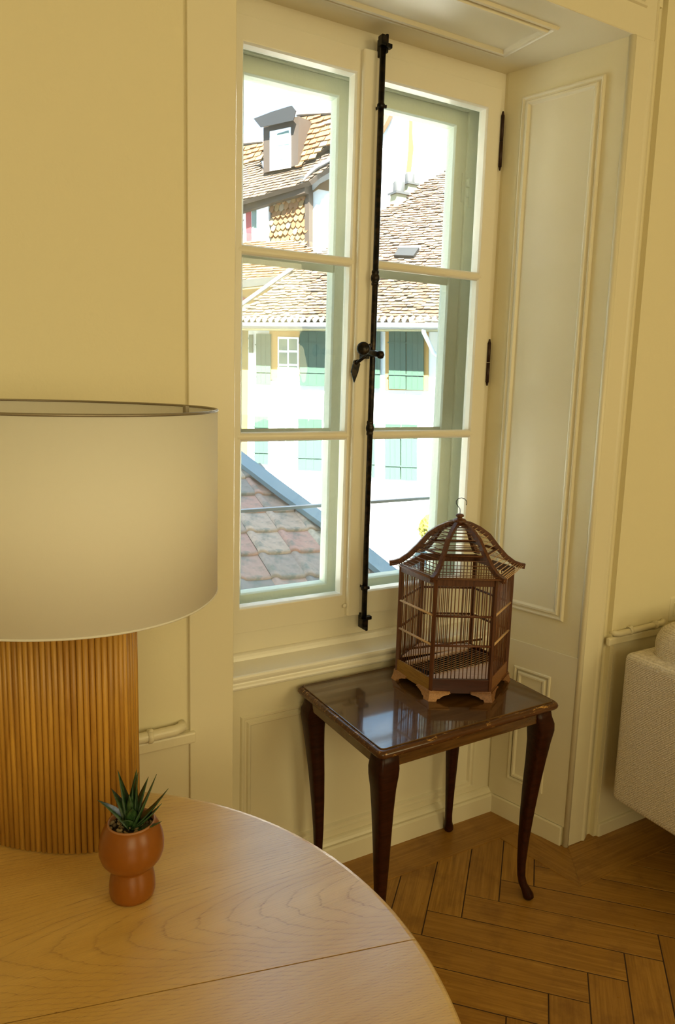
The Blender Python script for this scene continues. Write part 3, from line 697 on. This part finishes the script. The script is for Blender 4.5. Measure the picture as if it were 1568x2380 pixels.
# floor boards, sloping grille, near-black sheet added for the dark open gap below
RT = Matrix.Rotation(-GROT, 4, 'Z')
def cl_(x, y, z): return (RT @ Vector((x, y, 0))) + Vector((0, 0, z))   # window-aligned coordinates inside the cage
hxa = [(Matrix.Rotation(GROT, 3, 'Z') @ hx(k, GR-.007)) for k in range(6)]; hxa = [(q.x, q.y) for q in hxa]
MB().prism([cl_(x, y, .046) for x, y in clip(hxa, (0, 1), -.045)], (0, 0, .006)).build('floor_board', M['cage_floor'], cage)
MB().prism([cl_(x, y, .056) for x, y in clip(hxa, (-.12, -1), -.078)], (0, 0, .005)).build('floor_board', M['cage_floor'], cage)
MB().prism([cl_(x, y, .020) for x, y in hxa], (0, 0, .003)).build('dark_gap_sheet', M['cage_dark'], cage)
MB().prism([cl_(-.130, .044, .050), cl_(.110, .058, .050), cl_(.110, .070, .050), cl_(-.130, .056, .050)], (0, 0, .010)).build('grille_rail', M['cage_floor'], cage)
for j in range(19):
    x = -.128+.0135*j; MB().tube([cl_(x, .050+.01*(x/.12), .0565), cl_(x+.045, -.056, .0535)], .0010, 5).build('grille_rod', M['cage_pale'], cage)
MB().tube([cl_(-.13, .06, .095), cl_(.13, .02, .098)], .0035, 8).build('perch', M['cage'], cage)
# roof: six ogee ribs, wires, finial, hook
RP = [(.0155, .476), (.031, .474), (.059, .4615), (.087, .4420), (.114, .4085), (.141, .3800), (.166, .3620), (.185, .3555), (.198, .3535)]
def rp(t):
    t *= len(RP)-1; i = min(len(RP)-2, int(t)); f = t-i; return (RP[i][0]*(1-f)+RP[i+1][0]*f, RP[i][1]*(1-f)+RP[i+1][1]*f)
def rib():
    L = []; N = 24
    for i in range(N+1):
        r_, z = rp(i/N); r2, z2 = rp(min(1, (i+.5)/N)); r1, z1 = rp(max(0, (i-.5)/N)); t = Vector((r2-r1, 0, z2-z1)).normalized(); n = Vector((-t.z, 0, t.x))
        c = Vector((r_, 0, z)); w_ = .0052; h = .0075
        L.append([c+n*h+Vector((0, w_, 0)), c+n*h-Vector((0, w_, 0)), c-n*h-Vector((0, w_, 0)), c-n*h+Vector((0, w_, 0))])
    return MB().loops(L, cap0=True, cap1=True).mesh('roof_rib')
rbm = rib(); rbm.materials.append(M['cage'])
for k in range(6): link('roof_rib', rbm, None, cage, (0, 0, 0), (0, 0, k*PI/3))
for k in range(6):
    for j in range(18):
        t = .13+.84*j/17; r_, z = rp(t); r_ += .001
        a, b = hx(k, 1)*r_, hx(k+1, 1)*r_; e = (b-a).normalized()*.005
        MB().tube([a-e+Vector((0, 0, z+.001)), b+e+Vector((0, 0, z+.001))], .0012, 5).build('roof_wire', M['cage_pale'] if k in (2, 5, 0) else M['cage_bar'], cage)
for zz, rr in ((.402, .112),):
    for k in range(6): MB().tube([hx(k, rr)+Vector((0, 0, zz)), hx(k+1, rr)+Vector((0, 0, zz))], .004, 6).build('roof_ring', M['cage'], cage)
fin = MB().lathe([(.0001, .4725), (.015, .4725), (.017, .475), (.0195, .480), (.0195, .486), (.016, .489), (.008, .4915), (.007, .494), (.0115, .4965), (.012, .500), (.009, .5035), (.0001, .5045)], 24); fin.build('finial', M['cage'], cage)
hk = [Vector((0, 0, .50)), Vector((0, 0, .512)), Vector((-.001, 0, .519)), Vector((-.007, 0, .526)), Vector((-.012, 0, .533)), Vector((-.0125, 0, .541)), Vector((-.007, 0, .548)), Vector((.002, 0, .5505)), Vector((.011, 0, .548)), Vector((.0175, 0, .541)), Vector((.018, 0, .534)), Vector((.0165, 0, .530))]
hko = MB().tube(hk, .0010, 6).build('hook', M['wire'], cage); hko.rotation_euler = (0, 0, -GROT-R(30))

# ================================================================== SOFA
so_ = empty('sofa', (1.798, -.470, 0)); tag(so_, 'beige woven fabric sofa against the right wall beside the window niche', 'sofa')
def cushion(name, a, b, bev, parent=so_, seg=4):
    return MB().box(a, b).build(name, M['fabric'], parent, bev, seg)
cushion('arm', (0, -1.02, .200), (.16, 0, .692), .022)
cushion('backrest', (.155, -.20, .200), (1.95, -.0, .690), .022)
cushion('seat_base', (.155, -1.02, .200), (1.95, -.18, .36), .02)
cushion('seat_cushion', (.165, -1.03, .36), (1.06, -.22, .50), .045)
cushion('seat_cushion', (1.07, -1.03, .36), (1.94, -.22, .50), .045)
bc = cushion('back_cushion', (.055, -.36, .60), (.95, -.03, .800), .075, seg=6)
cushion('back_cushion', (.97, -.36, .50), (1.86, -.03, .800), .075, seg=6)
cushion('arm', (1.95, -1.02, .200), (2.11, 0, .692), .022)
for x, y in ((.34, -.12), (2.0, -.10), (.34, -.92), (2.0, -.92)):
    MB().lathe([(.012, 0), (.016, .10), (.022, .205)], 12).build('leg', M['mahog'], so_, loc=(x, y, 0))

# ================================================================== OUTDOORS
def px_poly(pts, P, N): return [on_plane(x, y, P, N) for x, y in pts]
def slab(name, pts, P, N, th, mat, parent=None, bevel=0):
    if N.dot(P-CAM) > 0: N = -N     # N faces the camera
    return MB().prism([q for q in px_poly(pts, P, N)], -N*th).build(name, mat, parent, bevel)
def tiles(name, pts, P, N, U, tw, th, mat, parent, parts=False, lift=.03, scallop=False, jitter=.2):
    """rows of lapped tiles on the plane inside the outline"""
    N = N.normalized(); N = N if N.dot(P-CAM) < 0 else -N
    U = U.normalized(); V = N.cross(U).normalized(); V = V if V.z > 0 else -V
    poly = [((q-P).dot(U), (q-P).dot(V)) for q in px_poly(pts, P, N)]
    u0, u1 = min(q[0] for q in poly), max(q[0] for q in poly); v0, v1 = min(q[1] for q in poly), max(q[1] for q in poly)
    MB().prism([P+U*a+V*b-N*.02 for a, b in poly], -N*.15).build('roof_deck' if 'roof' in name or not parts else 'backing', M['post'], parent)
    big = MB(); n = 0; r_ = 0; v = v0
    while v < v1:
        u = u0 - tw*(.5 if r_ % 2 else 0)
        while u < u1:
            if inside((u+tw/2, v+th*.6), poly):
                ju = random.uniform(-1, 1)*tw*.03; jv = random.uniform(-1, 1)*th*jitter*.4; l2 = lift*random.uniform(.7, 1.35); tl = random.uniform(-1, 1)*lift*.25
                g = tw*.03
                def Q(a, b, h): return U*(a+ju)+V*(b+jv)+N*h
                if scallop: low = [(g, th*.28), (tw*.22, th*.05), (tw*.5, -th*.12), (tw*.78, th*.05), (tw-g, th*.28)]
                else: low = [(g, 0), (tw*.5, -th*.03), (tw-g, 0)]
                topz = [(tw-g, th*1.15), (g, th*1.15)]
                O_ = P+U*u+V*v
                fr = [Q(a, b, l2+(tl if a > tw/2 else 0)) for a, b in low] + [Q(a, b, .002) for a, b in topz]
                bk = [Q(a, b, 0) for a, b in low]; k = len(low)
                vs = fr+bk; fs = [tuple(range(len(fr)))] + [(i+1, i, len(fr)+i, len(fr)+i+1) for i in range(k-1)]
                if parts and n < 300:
                    mm = MB().add(vs, fs); mm.build(name, mat, parent, fix=False, loc=O_)
                else: big.add([O_+q for q in vs], fs)
                n += 1
            u += tw
        v += th; r_ += 1
    if big.v:
        o = big.build(name if not parts else name, mat, parent, fix=False); o['kind'] = 'stuff'
    return n

street = struct(MB().box((-25, 7.5, -6.2), (60, 60, -6.0)).build('ground', M['asphalt']))
# ---------- opposite house
h1 = empty('opposite_house', at_depth(800, 1300, 18)); tag(h1, 'white rendered house with green shutters under a long clay tile roof', 'house')
h1.location.z = -6
def child(o): o.parent = None; return o
INV = Matrix.Translation(-h1.location)
def under(root):      # parent everything in world coordinates
    class W_: pass
    return root
U1 = az(143); N1 = Vector((-U1.y, U1.x, 0)); N1 = N1 if N1.dot(fw) < 0 else -N1
P1 = at_depth(800, 800, 18)
def keep(o, root): o.location = Vector(o.location) - Vector(root.location); return o
class Root:
    """places world-coordinate meshes under an unrotated root"""
    def __init__(s, root): s.r = root
    def __call__(s, o): o.parent = s.r; o.location = Vector(o.location)-Vector(s.r.location); return o
E1 = Root(h1)
wallpts = [(577, 748), (1120, 748), (1120, 1700), (577, 1700)]
def wallp(x, y, P=P1, N=N1): return on_plane(x, y, P, N)
wa, wb = wallp(577, 748), wallp(1150, 748)
zeave = (wa.z+wb.z)/2
MB().prism([Vector((wa.x, wa.y, -6)), Vector((wb.x, wb.y, -6)), Vector((wb.x, wb.y, zeave+.25)), Vector((wa.x, wa.y, zeave+.25))], -N1*.3).build('facade', M['plaster'])
E1(bpy.context.scene.objects['facade'])
def e1slab(name, pts, out, th, mat, bevel=0):
    o = MB().prism([wallp(x, y)+N1*out for x, y in pts], -N1*th).build(name, mat, None, bevel); return E1(o)
def sub(o, par):   # sub-part: same origin as its (part) parent
    o.parent = par; o.location = Vector(o.location)-Vector(par.location)-Vector(par.parent.location) if par.parent else o.location; return o
def rct(x0, y0, x1, y1, s=.028): return [(x0, y0), (x1, y0+(x1-x0)*s), (x1, y1+(x1-x0)*s), (x0, y1)]
# surrounds and shutters
def opening(x0, y0, x1, y1, pad=9, top=14):
    e1slab('window_surround', [(x0-pad, y0-top), (x1+pad, y0-top+2), (x1+pad, y1+2), (x0-pad, y1)], .03, .05, M['orange'])
def shutter_leaf(x0, y0, x1, y1, out=.09):
    s = e1slab('shutter', rct(x0, y0, x1, y1), out, .05, M['shutter'])
    for f in (.22, .75):
        yy = y0+(y1-y0)*f
        b = MB().prism([wallp(x, y)+N1*(out+.02) for x, y in rct(x0-2, yy-1.5, x1+1, yy+1.5)], -N1*.02).build('strap_hinge', M['shutter'])
        sub(b, s)
    xm_ = (x0+x1)/2; 
    for t in (.33, .66):
        xx = x0+(x1-x0)*t; b = MB().prism([wallp(x, y)+N1*(out+.008) for x, y in rct(xx-.6, y0+3, xx+.6, y1-3)], -N1*.01).build('board_joint', M['shutter']); sub(b, s)
def far_window(x0, y0, x1, y1):
    f = e1slab('window', rct(x0, y0, x1, y1), .07, .08, M['winwhite'])
    w_ = x1-x0; h_ = y1-y0; 
    for i in range(2):
        for j in range(3):
            xa = x0+w_*(.07+.47*i); xb = xa+w_*.38; ya = y0+h_*(.05+.31*j); yb_ = ya+h_*.26
            b = MB().prism([wallp(x, y)+N1*.08 for x, y in rct(xa, ya, xb, yb_)], -N1*.02).build('pane', M['dglass']); sub(b, f)
opening(633, 778, 699, 882, 6)
far_window(648, 783, 697, 884)
shutter_leaf(599, 776, 632, 893); shutter_leaf(700, 770, 758, 896)
shutter_leaf(866, 765, 885, 902); shutter_leaf(582, 778, 590, 820)
opening(905, 766, 987, 906)
shutter_leaf(906, 766, 945, 904); shutter_leaf(947, 767, 986, 906)
far_window(644, 969, 690, 1075); shutter_leaf(595, 967, 626, 1078); shutter_leaf(696, 973, 750, 1092)
shutter_leaf(858, 984, 873, 1108); shutter_leaf(898, 985, 932, 1113); shutter_leaf(935, 986, 971, 1115)
# mustard strip and red shutters at the left corner
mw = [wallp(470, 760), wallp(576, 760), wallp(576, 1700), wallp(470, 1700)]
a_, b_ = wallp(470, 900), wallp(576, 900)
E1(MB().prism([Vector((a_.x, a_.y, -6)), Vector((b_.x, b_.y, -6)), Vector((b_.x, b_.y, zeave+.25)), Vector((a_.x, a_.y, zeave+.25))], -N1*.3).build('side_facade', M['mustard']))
for y0_, y1_ in ((765, 806), (866, 958)):
    e1slab('red_shutter', rct(540, y0_, 563, y1_), .08, .05, M['red'])
# roof: plane through the eave, rising away
ov = .75; PE = wallp(800, 757)+N1*ov; pitch = R(41)
NR = (N1*math.sin(pitch)+Vector((0, 0, 1))*math.cos(pitch)).normalized()
rp_ = [(500, 752), (548, 733), (655, 650), (700, 619), (790, 552), (885, 490), (925, 462), (960, 437), (1042, 390), (1090, 372), (1150, 372), (1150, 748), (548, 742)]
class TmpRoot: pass
def tiles_under(root, *a, **k):
    before = set(bpy.data.objects.keys()) if False else None
    n0 = len(C.objects); r0 = tiles(*a, **k)
    for o in list(C.objects)[n0:]: o.parent = root; o.location = Vector(o.location)-Vector(root.location)
    return r0
tiles_under(h1, 'roof_tiles', rp_, PE, NR, U1, .17, .115, M['tile_h1'], None, lift=.030, jitter=.7)
# white mortar verge along the left slope of the roof
vg = [on_plane(x, y, PE, NR)+NR*.05 for x, y in ((500, 752), (548, 722), (655, 645), (700, 614))]
E1(MB().tube(vg, .06, 6).build('verge', M['zinclight']))
# pale eave course, gutter, soffit, downpipe
ea, eb = on_plane(540, 745, PE, NR), on_plane(1150, 745, PE, NR)
ll = (eb-ea).length; ud = (eb-ea).normalized()
for i in range(int(ll/.17)):
    q = ea+ud*(i*.17+.08); c_ = MB().tube([q+NR*.03-N1*.22+Vector((0, 0, .08)), q+NR*.035+N1*.04-Vector((0, 0, .03))], .055, 7).build('eave_tile', M['zinclight']); E1(c_)
E1(MB().tube([ea+Vector((0, 0, -.12))+N1*.05, eb+Vector((0, 0, -.12))+N1*.05], .075, 8).build('gutter', M['zinclight']))
E1(MB().prism([ea+Vector((0, 0, -.20)), eb+Vector((0, 0, -.20)), eb-N1*ov+Vector((0, 0, -.20)), ea-N1*ov+Vector((0, 0, -.20))], (0, 0, .06)).build('soffit', M['soffit']))
dq = wallp(1003, 762)
E1(MB().tube([dq+N1*ov*.95+Vector((0, 0, .05)), dq+N1*ov*.8-Vector((0, 0, .15)), dq+N1*.12+U1*.10-Vector((0, 0, .55)), dq+N1*.12+U1*.35-Vector((0, 0, .75)), dq+N1*.12+U1*.35-Vector((0, 0, 6))], .05, 8).build('downpipe', M['winwhite']))
# roof window and chimney pots on the ridge
rw = on_plane(942, 592, PE, NR); VR = NR.cross(U1); VR = VR if VR.z > 0 else -VR
E1(MB().prism([rw+U1*a+VR*b+NR*.10 for a, b in ((-.25, -.15), (.28, -.22), (.34, .18), (-.20, .22))], -NR*.12).build('skylight', M['slate']))
E1(MB().prism([rw+U1*a+VR*b+NR*.11 for a, b in ((-.24, .16), (.34, .12), (.36, .22), (-.22, .26))], -NR*.12).build('skylight_flashing', M['zinclight']))
for (x, y, s) in ((925, 470, 1.0), (951, 445, .9)):
    q = on_plane(x, y, PE, NR); q = q-Vector((0, 0, .1))
    ch = MB().box((-.16*s, -.16*s, -.3), (.16*s, .16*s, .28*s)).build('chimney', M['soffit'], None, 0, loc=q); E1(ch); 
    c2 = MB().box((-.22*s, -.22*s, .28*s), (.22*s, .22*s, .34*s)).lathe([(.16*s, .34*s), (.17*s, .60*s), (.12*s, .66*s), (.0001, .66*s)], 10).build('chimney_pot', M['zinc'], ch)
# ridge bushiness: moss line
# ---------- tile-hung house behind, upper left
h2 = empty('tile_hung_house', at_depth(716, 1300, 27)); h2.location.z = -6
tag(h2, 'tall old house with orange scalloped tiles, dormer and blank white gable wall, upper left', 'house')
E2 = Root(h2)
U2 = az(160); N2 = Vector((-U2.y, U2.x, 0)); N2 = N2 if N2.dot(fw) < 0 else -N2
P2 = at_depth(716, 520, 25)
def s2(name, pts, out, th, mat, P=P2, N=N2): return E2(MB().prism([on_plane(x, y, P, N)+N*out for x, y in pts], -N*th).build(name, mat))
s2('wall', [(470, 470), (716, 405), (716, 760), (470, 760)], -.08, .3, M['post'])
tiles_under(h2, 'wall_tile', [(628, 462), (712, 450), (712, 600), (628, 600)], P2, N2, U2, .23, .205, M['tile_orange'], None, True, .06, True)
tiles_under(h2, 'wall_tile', [(540, 474), (567, 472), (567, 600), (540, 600)], P2, N2, U2, .23, .205, M['tile_orange'], None, True, .06, True)
s2('corner_post', [(710, 442), (720, 440), (720, 600), (710, 600)], .05, .2, M['post'])
s2('timber_beam', [(540, 488), (720, 432), (720, 452), (540, 506)], .25, .3, M['post'])
s2('gutter', [(540, 468), (720, 414), (724, 434), (540, 490)], .30, .2, M['zinc'])
wf = s2('window', [(567, 480), (626, 472), (626, 590), (567, 590)], .05, .1, M['winwhite'])
def sub2(name, pts, out, mat, par, P=P2, N=N2):
    o = MB().prism([on_plane(x, y, P, N)+N*out for x, y in pts], -N*.03).build(name, mat); o.parent = par
    o.location = -Vector(h2.location)-Vector(par.location)+Vector((0, 0, 0)); o.location = Vector((0, 0, 0)); return o
sub2('curtain', [(574, 490), (586, 489), (588, 585), (576, 585)], .07, M['red'], wf)
sub2('pane', [(588, 489), (598, 488), (598, 585), (590, 585)], .07, M['dglass'], wf)
# white gable wall facing the sun, right of the corner and on behind the mullion
N3 = Vector((-.80, -.60, 0)); P3 = on_plane(718, 520, P2, N2) - N3*.2
ga = [(720, 440), (735, 412), (770, 386), (830, 330), (850, 190), (1200, 190), (1200, 760), (720, 760)]
E3 = Root(h2)
E3(MB().prism([on_plane(x, y, P3, N3) for x, y in ga], -N3*.3).build('gable_wall', M['plaster']))
# orange brick strip showing through the render and tiled verges
E3(MB().prism([on_plane(x, y, P3, N3)+N3*.03 for x, y in [(950, 240), (960, 240), (958, 310), (961, 345), (955, 400), (948, 425), (943, 410), (949, 350), (951, 290)]], -N3*.03).build('brick_strip', M['brick']))
E3(MB().prism([on_plane(x, y, P3, N3)+N3*.3 for x, y in [(890, 275), (918, 262), (905, 290), (890, 316)]], -N3*.25).build('verge_tiles', M['tile_orange_i']))
E3(MB().prism([on_plane(x, y, P3, N3)+N3*.05 for x, y in [(720, 452), (745, 428), (775, 412), (775, 446), (740, 440)]], -N3*.1).build('tile_strip', M['tile_orange_i']))
E3(MB().tube([on_plane(x, y, P3, N3)+N3*.5 for x, y in [(718, 436), (735, 412), (752, 398), (800, 370)]], .07, 8).build('verge_board', M['zinclight']))
# mansard: lower brown slope, upper orange slope
NL = (N2*math.sin(R(52))+Vector((0, 0, 1))*math.cos(R(52))).normalized(); PL = on_plane(718, 420, P2, N2)+N2*.28
tiles_under(h2, 'lower_roof_tiles', [(520, 478), (718, 420), (740, 402), (790, 372), (800, 300), (741, 352), (693, 390), (690, 380), (612, 400), (600, 362), (560, 392), (520, 420)], PL, NL, U2, .2, .14, M['tile_brown'], None, lift=.03)
NU = (N2*math.sin(R(68))+Vector((0, 0, 1))*math.cos(R(68))).normalized(); PU = on_plane(693, 388, PL, NL)+NL*.1
tiles_under(h2, 'roof_tile', [(693, 268), (830, 258), (830, 280), (775, 326), (741, 352), (693, 389)], PU, NU, U2, .34, .20, M['tile_orange'], None, True, .05, False)
PU2 = on_plane(600, 362, PL, NL)+NL*.1
tiles_under(h2, 'roof_tile', [(520, 340), (612, 330), (612, 366), (596, 368), (560, 396), (520, 424)], PU2, NU, U2, .34, .20, M['tile_orange'], None, True, .05, False)
def s2u(name, pts, out, th, mat, P=PU): return E2(MB().prism([on_plane(x, y, P, NU)+NU*out for x, y in pts], -NU*th).build(name, mat))
s2u('ridge_cap', [(520, 318), (580, 313), (612, 314), (612, 332), (520, 341)], .08, .3, M['zinclight'], PU2)
s2u('ridge_cap', [(686, 250), (745, 244), (840, 224), (840, 262), (690, 270)], .08, .3, M['zinclight'])
# dormer
PD = on_plane(650, 398, PL, NL)+N2*.15
dr = s2('dormer', [(612, 286), (694, 270), (692, 384), (612, 402)], 0, 2.2, M['post'], PD, N2)
sub2('dormer_roof', [(600, 280), (642, 264), (688, 250), (698, 262), (692, 284), (616, 300)], .22, M['slate'], dr, PD)
dw = sub2('dormer_window', [(628, 306), (676, 296), (676, 390), (628, 398)], .03, M['winwhite'], dr, PD)
def sub3(name, pts, out, mat, par): return sub2(name, pts, out, mat, par, PD)
for p_ in ([(646, 312), (672, 304), (674, 336), (648, 340)], [(648, 344), (658, 342), (658, 372), (652, 372)], [(664, 340), (674, 338), (673, 382), (668, 382)]):
    sub3('dormer_pane', p_, .05, M['dglass'], dr)
# ---------- low wing roof at the left, in front of the tile-hung house
wg = empty('wing_roof', at_depth(600, 690, 21)); tag(wg, 'low orange tiled wing roof with a grey gutter, left above the long roof', 'roof')
EW = Root(wg); PW = at_depth(600, 665, 21); UW = az(150); NWh = Vector((-UW.y, UW.x, 0)); NWh = NWh if NWh.dot(fw) < 0 else -NWh
NW = (NWh*math.sin(R(35))+Vector((0, 0, 1))*math.cos(R(35))).normalized()
tiles_under(wg, 'wing_tiles', [(500, 668), (548, 664), (655, 648), (690, 622), (740, 590), (700, 560), (500, 560)], PW, NW, UW, .2, .16, M['tile_orange_i'], None, lift=.04)
ew = lambda name, pts, out, th, mat: EW(MB().prism([on_plane(x, y, PW, NWh)+NWh*out for x, y in pts], -NWh*th).build(name, mat))
ew('gutter', [(500, 660), (650, 644), (662, 652), (640, 662), (500, 678)], .15, .15, M['zinc'])
ew('eave_wall', [(500, 676), (660, 650), (660, 720), (500, 760)], -.15, .2, M['orange'])
ew('window_shutter', [(535, 692), (563, 690), (556, 712), (535, 716)], -.10, .1, M['red'])

# ---------- unseen house added left of the yard to bounce sunlight into the niche
h5 = empty('bounce_yard_house', (-6.2, 8.8, -6), R(32)); tag(h5, 'unseen white house with green shutters, added left of the yard to bounce sunlight', 'house')
MB().box((-7, 0, 0), (7, 7, 11.5)).build('facade', M['plaster'], h5)
MB().prism([(-7.5, -.7, 11.2), (-7.5, 3.5, 14.5), (-7.5, 7.7, 11.2), (-7.5, 7.7, 11.45), (-7.5, 3.5, 14.75), (-7.5, -.7, 11.45)], (15, 0, 0)).build('roof', M['tile_brown'], h5)
for z_ in (2.0, 5.0, 8.0):
    for x_ in (-4.6, -1.5, 1.6, 4.7):
        wn_ = MB().box((x_-.5, -.05, z_), (x_+.5, .05, z_+1.5)).build('window', M['winwhite'], h5)
        for a_ in (-.42, .04):
            for b_ in (.08, .56, 1.04): MB().box((x_+a_, -.07, z_+b_), (x_+a_+.38, -.05, z_+b_+.42)).build('pane', M['dglass'], wn_)
        for s_ in (-1.02, .54): MB().box((x_+s_, -.09, z_-.02), (x_+s_+.48, -.03, z_+1.52)).build('shutter', M['shutter'], h5)

# ---------- near roof just below the window
du = Vector((math.sin(R(8))*math.cos(R(15)), math.cos(R(8))*math.cos(R(15)), math.sin(R(15)))); uu = az(93)
uu = (uu - du*uu.dot(du)).normalized(); NN = uu.cross(du).normalized(); NN = NN if NN.z > 0 else -NN
PN = at_depth(650, 1250, 5.2)
nr = empty('neighbouring_roof', PN); tag(nr, 'weathered interlocking clay tile roof with blue-grey hip flashing just below the window', 'roof')
npoly = [(300, 900), (548, 1062), (650, 1140), (740, 1208), (905, 1338), (1200, 1560), (1200, 1800), (300, 1800)]
pl = [((q-PN).dot(uu), (q-PN).dot(du)) for q in px_poly(npoly, PN, NN)]
tw, th = .235, .335
def near_tile():
    xs = [0, .012, .030, .050, .066, .085, .13, .175, .20, .217, .235]; hs = [.016, .029, .033, .028, .014, .011, .010, .010, .011, .013, .015]
    a = [Vector((x, 0, h+.014)) for x, h in zip(xs, hs)]; b = [Vector((x, th*1.12, h-.004)) for x, h in zip(xs, hs)]; c = [Vector((x, .003, h-.014)) for x, h in zip(xs, hs)]
    a2 = [Vector((x, .02, h+.020)) for x, h in zip(xs, hs)]
    me = MB().loops([b, a2, a, c], close=False, smooth=True).mesh('roof_tile'); me.materials.append(M['tile_near']); return me
nt = near_tile(); MX = Matrix((uu, du, NN)).transposed().to_4x4(); nrot = MX.to_euler(); k_ = 0
for j in range(-9, 10):
    for i in range(-12, 24):
        u, v = i*tw, j*th + .07
        if inside((u+tw*.5, v+th*.5), pl) and k_ < 290 and (PN+uu*u+du*v).y > 1.2:
            o = link('roof_tile', nt, None, nr, uu*u+du*v+NN*random.uniform(-.004, .004), nrot); k_ += 1
dk = [q-NN*.03 for q in px_poly([(300, 900), (548, 1050), (650, 1130), (740, 1200), (905, 1330), (1200, 1550), (1200, 1700), (300, 1700)], PN, NN)]
o = MB().prism(dk, -NN*.1).build('roof_deck', M['post']); o.parent = nr; o.location = -Vector(nr.location)
fl = px_poly([(420, 950), (548, 1038), (650, 1116), (742, 1184), (800, 1226), (905, 1310), (1200, 1535), (1200, 1572), (905, 1346), (742, 1212), (650, 1146), (548, 1068), (420, 975)], PN+NN*.09, NN)
o = MB().prism(fl, -NN*.04).build('hip_flashing', M['bluezinc']); o.parent = nr; o.location = -Vector(nr.location)

# ---------- garden cone roof and shrub at the lower right of the panes
gp = at_depth(983, 1300, 13)
gz = empty('garden_pavilion', gp-Vector((0, 0, 0))); tag(gz, 'small grey-green pointed roof low behind the birdcage', 'pavilion')
MB().lathe([(.62, -.5), (.30, .1), (.14, .42), (.02, .68)], 8).build('cone_roof', M['greengrey'], gz)
MB().lathe([(.03, .62), (.05, .68), (.0001, .80)], 8).build('roof_point', M['zinc'], gz)
sb = bmesh.new(); bmesh.ops.create_icosphere(sb, subdivisions=4, radius=.22)
for v_ in sb.verts: v_.co *= 1+random.uniform(-.16, .16)
me = bpy.data.meshes.new('shrub'); sb.to_mesh(me); sb.free()
o = link('shrub', me, M['bush'], None, at_depth(1004, 1228, 12.0)); tag(o, 'yellow-green shrub top beside the grey-green pointed roof', 'shrub')
